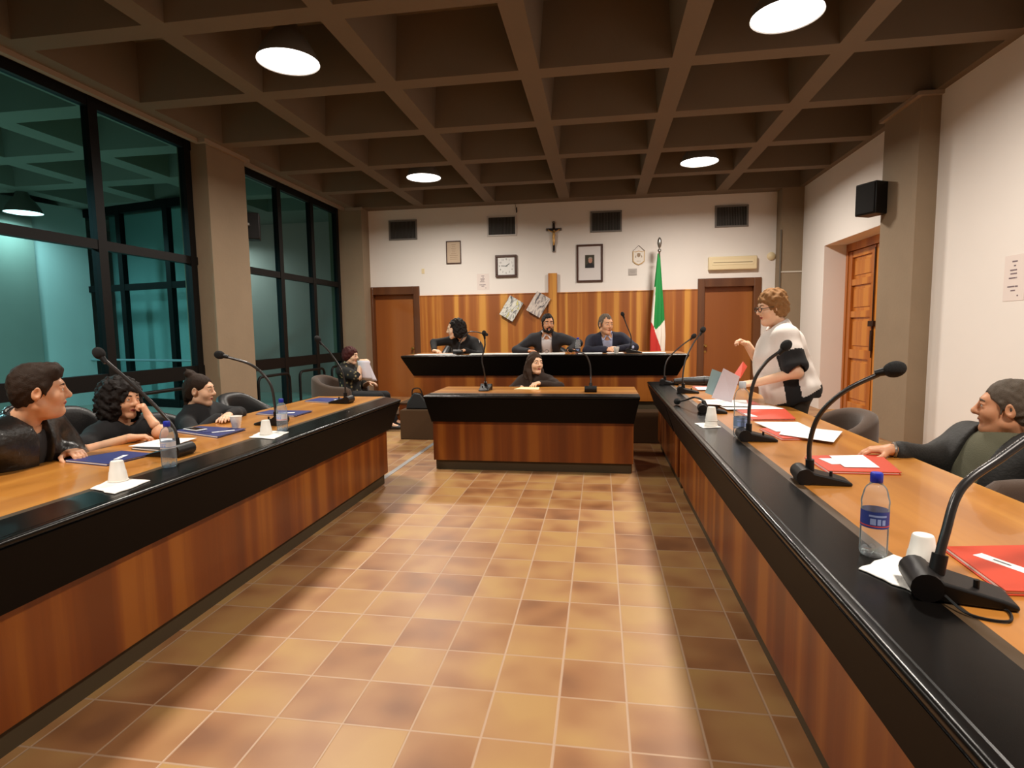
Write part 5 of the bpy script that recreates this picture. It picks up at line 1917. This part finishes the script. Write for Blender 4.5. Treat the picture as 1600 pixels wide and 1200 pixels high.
def hair_long(mat, length=0.25, h=0.0065, part=0.0, seed=6):
    def mk(E):
        hl, A, s = E['hl'], E['A'], E['s']
        F = Field()
        F.egg(hl(0, -.016, .042), V3(.084, .104, .094) * s, A, 0.02)
        F.egg(hl(0, -.06, -.04), V3(.082, .060, .11) * s, A, 0.03)
        for q in (-1, 1):
            F.cone(hl(q * .066, .005, .02), hl(q * .074, .005, -.10), .024 * s, .024 * s, 0.03)
            F.cone(hl(q * .074, .005, -.10), hl(q * .088, .050, -.11 - length * 0.55), .026 * s, .018 * s, 0.03)
            F.cone(hl(q * .06, -.06, -.05), hl(q * .09, -.06, -.11 - length * 0.5), .05 * s, .035 * s, 0.04)
        F.egg(hl(0, .106, -.014), V3(.062, .084, .086) * s, A, 0.012, '-')
        F.egg(hl(0, .06, -.13), V3(.05, .07, .07) * s, A, 0.012, '-')
        F.warp(strands(E, seed, 0.0032, 60))
        return [('hair', (F, E['Hc'] - 0.34, E['Hc'] + 0.2, h), mat)]
    return mk


def hair_bob(mat, h=0.0065, wide=0.092, low=-.075, seed=7, puff=0.0, fringe=0.058, curl=0.003, freq=70, ears=False):
    def mk(E):
        hl, A, s = E['hl'], E['A'], E['s']
        F = Field()
        F.egg(hl(0, -.016, .046 + puff), V3(wide, .108, .094 + puff) * s, A, 0.02)
        F.egg(hl(0, -.040, -.01), V3(wide, .088, .078 - .075 - low if False else .085) * s, A, 0.03)
        F.half(hl(0, 0, low), A @ V3(0, .15, -1), 0.02)
        F.egg(hl(0, .108, fringe - .080), V3(.060, .080, .080) * s, A, 0.012, '-')
        if ears:
            for q in (-1, 1):
                F.egg(hl(q * .095, .010, -.02), V3(.030, .030, .040) * s, A, 0.010, '-')
        F.warp(curls(seed, 0.028, curl * 0.8))
        F.warp(strands(E, seed, 0.0015, 80))
        return [('hair', (F, E['Hc'] - 0.2, E['Hc'] + 0.22, h), mat)]
    return mk

# ------------------------------------------------------------------ the ten people
SK_A = skin_mat('skin_warm', (216, 162, 126))
SK_B = skin_mat('skin_fair', (228, 184, 152))
SK_C = skin_mat('skin_tan', (198, 142, 106))


def hairm(name, rgb):
    return pm(name, rgb, 0.65, spec=0.22, var=0.25, vscale=90, bump=0.4, bscale=260)


HR_BLACK = hairm('hair_black', (24, 17, 14))
HR_DARK = hairm('hair_dark_brown', (44, 30, 20))
HR_AUB = hairm('hair_auburn', (66, 26, 24))
HR_BLOND = hairm('hair_light_brown', (140, 100, 60))
HR_GREY = hairm('hair_grey', (96, 84, 72))
HR_SALT = hairm('hair_dark_grey', (84, 74, 64))
LEATHER = pm('black_leather_jacket', (22, 20, 18), 0.38, coat=0.1, bump=0.3, bscale=55)
BLACKC = pm('black_cotton', (18, 17, 19), 0.9, bump=0.2, bscale=200)
NAVY = pm('navy_wool', (26, 27, 44), 0.9, bump=0.15, bscale=250)
DKJKT = pm('dark_waxed_jacket', (22, 20, 17), 0.7, bump=0.25, bscale=80)
OLIVE = pm('grey_green_sweater', (86, 84, 66), 0.95, bump=0.25, bscale=240)
WSHIRT = pm('white_shirt', (206, 204, 208), 0.8)
LBLUE = pm('pale_blue_shirt', (176, 184, 214), 0.8)
DKTROU = pm('dark_trousers', (28, 26, 28), 0.9)
BRTROU = pm('dark_brown_trousers', (44, 36, 26), 0.9)
BRSW = pm('dark_brown_knit', (44, 30, 22), 0.95, bump=0.3, bscale=200)
WHBL = pm('white_blouse', (226, 218, 212), 0.85)


def pattern_mat():
    m = pm('black_floral_print', (26, 24, 22), 0.9)
    nt, N_, L_ = nodes(m)
    b = nt.nodes['Principled BSDF']
    tc = N_('TexCoord')
    n = N_('TexVoronoi')
    n.inputs['Scale'].default_value = 15
    L_(tc.outputs['Object'], n.inputs['Vector'])
    L_(ramp(N_, L_, n.outputs['Distance'], [(0.12, (190, 176, 130)), (0.24, (96, 84, 58)), (0.34, (24, 22, 20))]), b.inputs['Base Color'])
    return m


FLORAL = pattern_mat()

# man in the leather jacket, near end of the left desk
person(dict(label='man with short dark hair and black leather jacket at the left desk',
            H=(-2.65, 2.318, 1.117), head=(44, -1), N=(-2.735, 2.29, 0.965), pelvis=(-2.99, 2.26, 0.50), body=72, bulk=1.14, hs=1.0, h=0.0055, jaw=1.05, chin2=True,
            skin=SK_A, hair_mat=HR_DARK, trousers=DKTROU,
            R=dict(wrist=(-2.70, 2.06, 0.70), hint=(-0.3, -0.6, -0.6), dir=(1, 0.2, 0), palm=(0, 0.2, -1)),
            L=dict(wrist=(-2.66, 2.44, 0.80), hint=(-0.4, 0.7, -0.5), dir=(0.9, -0.25, 0), palm=(0, 0, -1), curl=0.5),
            clothes=clothes(top('shirt', pm('dark_tee', (34, 33, 34), 0.9), g=0.006, sleeve=0.3, neck=0.066, fold=0.001), jacket('leather_jacket', LEATHER, g=0.034, open_w=0.012, open_top=0.045, fold=0.006, collar=0.02)),
            hair=hair_short(HR_DARK, thick=0.012, top_=0.016, front=0.060, tuft=0.012)))

# curly-haired woman with her hand at her mouth
person(dict(label='woman with big dark curly hair resting her cheek on her hand at the left desk',
            H=(-2.88, 3.03, 0.990), head=(97, -4), N=(-2.93, 3.04, 0.845), pelvis=(-3.05, 3.06, 0.47), body=86, fem=True, bulk=0.95, hs=0.93, h=0.0055,
            skin=SK_A, hair_mat=HR_BLACK, trousers=DKTROU, sleeve='short',
            R=dict(wrist=(-2.66, 2.82, 0.795), hint=(-0.5, -0.7, -0.2), dir=(0.6, 0.6, 0.0), palm=(0, 0, -1), curl=0.5),
            L=dict(wrist=(-2.725, 3.045, 0.885), elbow=(-2.60, 2.985, 0.80), dir=(-0.30, -0.15, 0.90), palm=(-0.8, -0.4, -0.1), curl=1.15, size=0.82),
            clothes=clothes(top('black_top', BLACKC, g=0.014, sleeve=-0.62, neck=0.075, fold=0.003)),
            hair=hair_curly(HR_BLACK, size=1.06, drop=0.105, fx=0.066)))

# woman with the bun
person(dict(label='woman with a dark hair bun and black top slouching at the left desk',
            H=(-2.90, 3.73, 0.970), head=(74, -4), N=(-2.95, 3.75, 0.83), pelvis=(-2.86, 3.80, 0.44), body=84, fem=True, bulk=0.95, hs=0.93, h=0.0055,
            skin=SK_B, hair_mat=HR_DARK, trousers=DKTROU,
            R=dict(wrist=(-2.66, 3.62, 0.79), hint=(-0.3, -0.7, -0.3), dir=(0.5, 0.8, 0), palm=(0, 0, -1)),
            L=dict(wrist=(-2.60, 3.62, 0.805), hint=(-0.1, 0.9, -0.1), dir=(0.35, -0.9, 0.0), palm=(0, 0, -1), curl=0.25),
            clothes=clothes(top('black_sweater', BLACKC, g=0.016, sleeve=0.92, neck=0.072, fold=0.004)),
            hair=hair_bun(HR_DARK)))

# woman holding a paper by the far window
r4, _ = person(dict(label='woman with auburn bob and dark patterned top seated by the far window holding up papers',
            H=(-3.50, 7.60, 1.045), head=(92, -6), N=(-3.565, 7.60, 0.895), pelvis=(-3.52, 7.58, 0.49), thigh=0.47, shin=0.14, body=88, fem=True, bulk=1.1, hs=0.98, h=0.007,
            skin=SK_B, hair_mat=HR_AUB, trousers=DKTROU, kneez=0.0,
            R=dict(wrist=(-3.30, 7.48, 0.975), hint=(0.1, -0.4, -0.8), dir=(0.9, 0.2, 0.15), palm=(0, 0.3, -1), curl=0.5),
            L=dict(wrist=(-3.24, 7.62, 0.66), hint=(-0.4, 0.6, -0.4), dir=(0.95, -0.1, -0.1), palm=(0, 0, -1), curl=0.4),
            clothes=clothes(top('patterned_top', FLORAL, g=0.016, sleeve=-0.85, neck=0.076, fold=0.003)),
            hair=hair_bob(HR_AUB, wide=0.098, low=-.09)))
root = thing('paper_bundle', 'bundle of white papers held up by the woman at the far window', 'paper', (-3.235, 7.42, 0.985))
for k, (dx, a) in enumerate(((0.0, 0.03), (0.012, -0.04), (-0.010, 0.10))):
    mb = MB()
    ny = 8
    v = []
    for i in range(ny + 1):
        t = i / ny
        for sx in (-0.085, 0.085):
            v.append((sx + dx + a * t, 0.012 * k + 0.02 * t * t, -0.26 * t - 0.012 * k))
    mb.add(v, [(2 * i, 2 * i + 1, 2 * i + 3, 2 * i + 2) for i in range(ny)], True)
    o = mb.build('paper_sheet', pm('lilac_white_paper', (220, 214, 224), 0.8), root)
    sm = o.modifiers.new('thick', 'SOLIDIFY')
    sm.thickness = 0.0015

# the three on the dais and the one at the centre desk
person(dict(label='woman with dark curly hair in black leaning on the left end of the raised desk',
            H=(-1.985, 7.66, 1.400), head=(-108, -10), N=(-1.90, 7.76, 1.275), pelvis=(-1.90, 8.02, 0.86), body=192, fem=True, bulk=1.0, hs=1.0, h=0.007, floor=0.38,
            skin=SK_B, hair_mat=HR_BLACK, trousers=DKTROU,
            R=dict(wrist=(-2.22, 7.42, 1.115), hint=(-0.8, 0.3, 0.3), dir=(0.8, -0.5, 0), palm=(0, 0, -1), curl=0.4),
            L=dict(wrist=(-1.80, 7.44, 1.115), hint=(0.7, 0.3, -0.4), dir=(-0.3, -0.9, 0), palm=(0, 0, -1), curl=0.5),
            clothes=clothes(top('black_top', BLACKC, g=0.016, sleeve=0.95, neck=0.072, ndepth=0.03)),
            hair=hair_curly(HR_BLACK, size=0.98, drop=0.095, wide=0.105, fx=0.064, back=0.015, h=0.007)))
HRB = hairm('beard_black', (26, 20, 17))
r6, e6 = person(dict(label='bearded man in dark jacket over white shirt seated in the middle of the raised desk',
            H=(-0.695, 7.66, 1.455), head=(163, -2), N=(-0.715, 7.72, 1.295), pelvis=(-0.73, 7.98, 0.86), body=176, bulk=1.03, hs=1.02, h=0.007, floor=0.38,
            skin=SK_C, hair_mat=HR_BLACK, trousers=DKTROU, brow=0.006,
            R=dict(wrist=(-0.93, 7.45, 1.10), hint=(-0.9, 0.3, -0.2), dir=(0.7, -0.6, 0), palm=(0, 0, -1)),
            L=dict(wrist=(-0.40, 7.42, 1.11), hint=(0.9, 0.3, 0.1), dir=(0.75, -0.6, 0), palm=(0, 0, -1), curl=0.4),
            clothes=clothes(top('shirt', WSHIRT, g=0.006, sleeve=0.3, neck=0.066, fold=0.002), shirt_collar('shirt_collar', WSHIRT), jacket('jacket', pm('charcoal_jacket', (34, 32, 36), 0.85), g=0.026, open_w=0.075, open_top=0.070)),
            hair=hair_short(HR_BLACK, thick=0.008, top_=0.014, front=0.068, h=0.006)))


def beard(E, mat, root):
    hl, A, s = E['hl'], E['A'], E['s']
    F = Field()
    for q in (-1, 1):
        F.cone(hl(q * .060, .012, -.03), hl(q * .046, .028, -.082), .016 * s, .022 * s, 0.02)
        F.cone(hl(q * .044, .030, -.084), hl(q * .010, .072, -.103), .024 * s, .023 * s, 0.02)
        F.cone(hl(q * .024, .086, -.062), hl(q * .004, .099, -.043), .006 * s, .006 * s, 0.008)
        F.cone(hl(q * .026, .084, -.060), hl(q * .020, .078, -.095), .010 * s, .012 * s, 0.01)
    F.egg(hl(0, .096, -.060), V3(.020, .02, .011) * s, A, 0.004, '-')
    F.warp(ripple(12, 140, 0.001))
    mesh_obj('beard', [isomesh(F, E['Hc'] - 0.17, E['Hc'] + 0.17, 0.005)], [mat], root, E['org'])


beard(e6, HRB, r6)
person(dict(label='grey-haired man in navy blazer and pale blue shirt with clasped hands at the raised desk',
            H=(0.075, 7.62, 1.435), head=(148, -6), N=(0.085, 7.68, 1.278), pelvis=(0.08, 7.97, 0.86), body=172, bulk=1.10, hs=1.06, h=0.007, floor=0.38,
            skin=SK_A, hair_mat=HR_GREY, trousers=DKTROU, jaw=1.08,
            R=dict(wrist=(0.075, 7.38, 1.115), hint=(-1, 0.2, -0.1), dir=(0.85, -0.4, 0.05), palm=(0.2, 0.5, -0.8), curl=0.6),
            L=dict(wrist=(0.235, 7.40, 1.120), hint=(1, 0.2, -0.1), dir=(-0.85, -0.4, 0.1), palm=(-0.2, 0.5, -0.8), curl=0.6),
            clothes=clothes(top('shirt', LBLUE, g=0.006, sleeve=0.3, neck=0.066, fold=0.002), shirt_collar('shirt_collar', LBLUE), jacket('blazer', NAVY, g=0.026, open_w=0.045, open_top=0.070, collar=0.016)),
            hair=hair_short(HR_GREY, thick=0.006, top_=0.010, front=0.070, h=0.006)))
person(dict(label='woman with long dark hair and brown top sitting low at the centre desk, looking right',
            H=(-0.735, 6.44, 0.993), head=(143, 2), N=(-0.735, 6.48, 0.835), pelvis=(-0.74, 6.54, 0.44), body=178, fem=True, bulk=0.98, hs=1.0, h=0.0065,
            skin=SK_B, hair_mat=HR_BLACK, trousers=DKTROU,
            R=dict(wrist=(-0.86, 6.20, 0.74), hint=(-0.8, 0.3, -0.4), dir=(0.6, -0.6, -0.3), palm=(0, 0, -1)),
            L=dict(wrist=(-0.66, 6.14, 0.795), hint=(0.9, 0.2, -0.2), dir=(-0.5, -0.8, 0), palm=(0, 0, -1), curl=0.6),
            clothes=clothes(top('brown_top', BRSW, g=0.016, sleeve=0.96, high=True, fold=0.004)),
            hair=hair_long(hairm('hair_brown_black', (54, 37, 26)), length=0.26)))


# standing woman in the white and black blouse
def blouse(E):
    N, up, fw, rt, Pv, L = E['N'], E['up'], E['fw'], E['rt'], E['Pv'], E['L']
    F = Field()
    E['add_torso'](F, 0.020)
    # the cloth hangs loosely from bust and shoulder blades to the hip
    F.egg(Pv + up * 0.20 + fw * 0.045, V3(.205, .195, .27), E['TA'], 0.08)
    F.egg(Pv + up * 0.02 - fw * 0.005, V3(.215, .190, .20), E['TA'], 0.08)
    for s_ in (1, -1):
        a, e = E['arms'][s_][:2]
        F.cone(a + up * 0.01, a + (e - a) * 0.80, .078, .088, 0.05)
        F.ball(a + (e - a) * 0.93, .062, 0.012, '-')
    F.cone(N + up * 0.02 + fw * 0.03, N + up * 0.22, .074, .09, 0.012, '-')
    F.half(Pv - up * 0.045, -up - fw * 0.06, 0.01)

    # soft vertical folds
    def folds(P):
        q = (P - Pv) @ E['TA']
        an = np.arctan2(q[:, 0], q[:, 1])
        return 0.006 * np.sin(an * 11 + 3 * q[:, 2]) * np.clip((0.42 - q[:, 2]) / 0.3, 0, 1)
    F.warp(folds)
    F.warp(ripple(21, 20, 0.004))
    lo, hi = bounds(E)

    def fm(P):
        q = (P - Pv) @ E['TA']
        m = np.zeros(len(P))
        m[(q[:, 2] < 0.015 - 0.22 * q[:, 1] - 0.02)] = 1
        m[(np.abs(q[:, 1] - 0.035) < 0.055) & (q[:, 2] < 0.20) & (q[:, 0] < 0)] = 1
        for s_ in (1, -1):
            a, e = E['arms'][s_][:2]
            d = e - a
            t = ((P - a) @ d) / (d @ d)
            r = np.linalg.norm(P - a - np.clip(t, 0, 1)[:, None] * d, axis=1)
            m[(t > 0.46) & (r < 0.105) & (t < 1.25) & (q[:, 0] * s_ > 0.12)] = 1
        return m
    return [('blouse', (F, lo, hi, 0.008), [WHBL, BLACKC], fm)]


r9, e9 = person(dict(label='standing woman with short light-brown hair, glasses and black-trimmed white blouse',
            H=(1.335, 4.75, 1.520), head=(-100, -8), N=(1.405, 4.76, 1.365), pelvis=(1.515, 4.77, 0.845), body=-84, fem=True, bulk=1.32, hs=1.02, h=0.006, stand=True, belly=0.03, shoulders=0.15, chin2=True,
            skin=SK_B, hair_mat=HR_BLOND, trousers=BRTROU,
            R=dict(wrist=(1.20, 4.92, 1.235), elbow=(1.33, 5.02, 1.06), dir=(-0.75, -0.2, 0.35), palm=(-0.3, -0.3, -0.8), curl=0.75),
            L=dict(wrist=(1.19, 4.60, 0.945), elbow=(1.445, 4.475, 1.035), dir=(-0.95, 0.2, -0.1), palm=(0, 0.5, -0.8), curl=0.7),
            clothes=blouse,
            hair=hair_bob(HR_BLOND, wide=0.090, low=-.07, puff=0.008, fringe=0.058, curl=0.006, freq=60)))
hl, org = e9['hl'], e9['org']
mb = MB()
for q in (-1, 1):
    ring = [tuple(hl(q * .033 + .026 * math.cos(a), .108 - 0.10 * abs(.026 * math.cos(a) * 0.3), .006 + .018 * math.sin(a)) - org) for a in np.linspace(0, 2 * PI, 20, endpoint=False)]
    mb.tube(ring, .0028, 6, closed=True)
    mb.tube([tuple(hl(q * .059, .106, .010) - org), tuple(hl(q * .080, .05, .014) - org), tuple(hl(q * .083, -.01, .010) - org)], .0026, 6)
mb.tube([tuple(hl(-.008, .110, .012) - org), tuple(hl(.008, .110, .012) - org)], .0026, 6)
mb.build('spectacles', M_PLASTIC, r9)


def held(q, label, mat, name='paper_sheet', t=0.003):
    c = sum((Vector(p) for p in q), Vector()) / 4
    n = (Vector(q[1]) - Vector(q[0])).cross(Vector(q[3]) - Vector(q[0])).normalized() * t
    mb = MB().hexa([tuple(Vector(p) - c) for p in q], [tuple(Vector(p) - c + n) for p in q])
    o = mb.build(name, mat)
    o.location = c
    return tag(o, label, 'paper', 'papers held by the standing woman')


held([(1.085, 4.66, 0.99), (0.95, 4.60, 1.06), (0.86, 4.58, 0.83), (1.02, 4.62, 0.79)], 'large white paper held out over the desk in the standing woman\'s lower hand', pm('held_paper', (206, 198, 206), 0.8))
held([(1.06, 4.70, 0.98), (0.88, 4.68, 1.05), (0.83, 4.68, 0.86), (0.98, 4.70, 0.80)], 'pale blue-green sheet behind the white paper in the standing woman\'s hand', pm('teal_paper', (150, 176, 178), 0.8))
held([(1.10, 4.70, 0.97), (1.17, 4.78, 1.06), (1.14, 4.80, 1.10), (1.05, 4.72, 0.99)], 'red card edge sticking up behind the standing woman\'s lower hand', M_REDF)

# reclining man on the right
r10, e10 = person(dict(label='grey-haired man in dark jacket and grey-green sweater reclining at the right desk',
            H=(1.85, 2.90, 0.990), head=(-60, 1), N=(1.885, 2.915, 0.835), pelvis=(1.74, 2.90, 0.46), body=-108, bulk=1.15, hs=1.03, h=0.0055, jaw=1.08, nose=1.15, chin2=True,
            skin=SK_C, hair_mat=HR_SALT, trousers=DKTROU, brow=0.005,
            R=dict(wrist=(1.34, 2.84, 0.80), elbow=(1.58, 2.97, 0.73), dir=(-0.95, 0.12, -0.05), palm=(0, 0, -1), curl=0.4),
            L=dict(wrist=(1.72, 2.55, 0.62), hint=(0.5, -0.7, -0.2), dir=(-0.9, 0.2, -0.2), palm=(0, 0, -1)),
            clothes=clothes(top('sweater', OLIVE, g=0.010, sleeve=0.3, neck=0.066, fold=0.003), jacket('dark_jacket', DKJKT, g=0.032, open_w=0.07, open_top=0.085, fold=0.005, collar=0.022, cuff=0.80)),
            hair=hair_short(HR_SALT, thick=0.008, top_=0.010, front=0.072)))
org = e10['org']
w, d = np.array((1.36, 2.85, 0.797)), unit((-0.9, 0.15, 0.0))
a1 = unit(np.cross(d, (0, 0, 1)))
a2 = np.cross(a1, d)
MB().tube([tuple(w - d * 0.0 + (a1 * math.cos(t) * 0.036 + a2 * math.sin(t) * 0.031) - org) for t in np.linspace(0, 2 * PI, 24, endpoint=False)], 0.006, 8, closed=True).build('wristwatch', M_METAL, r10)
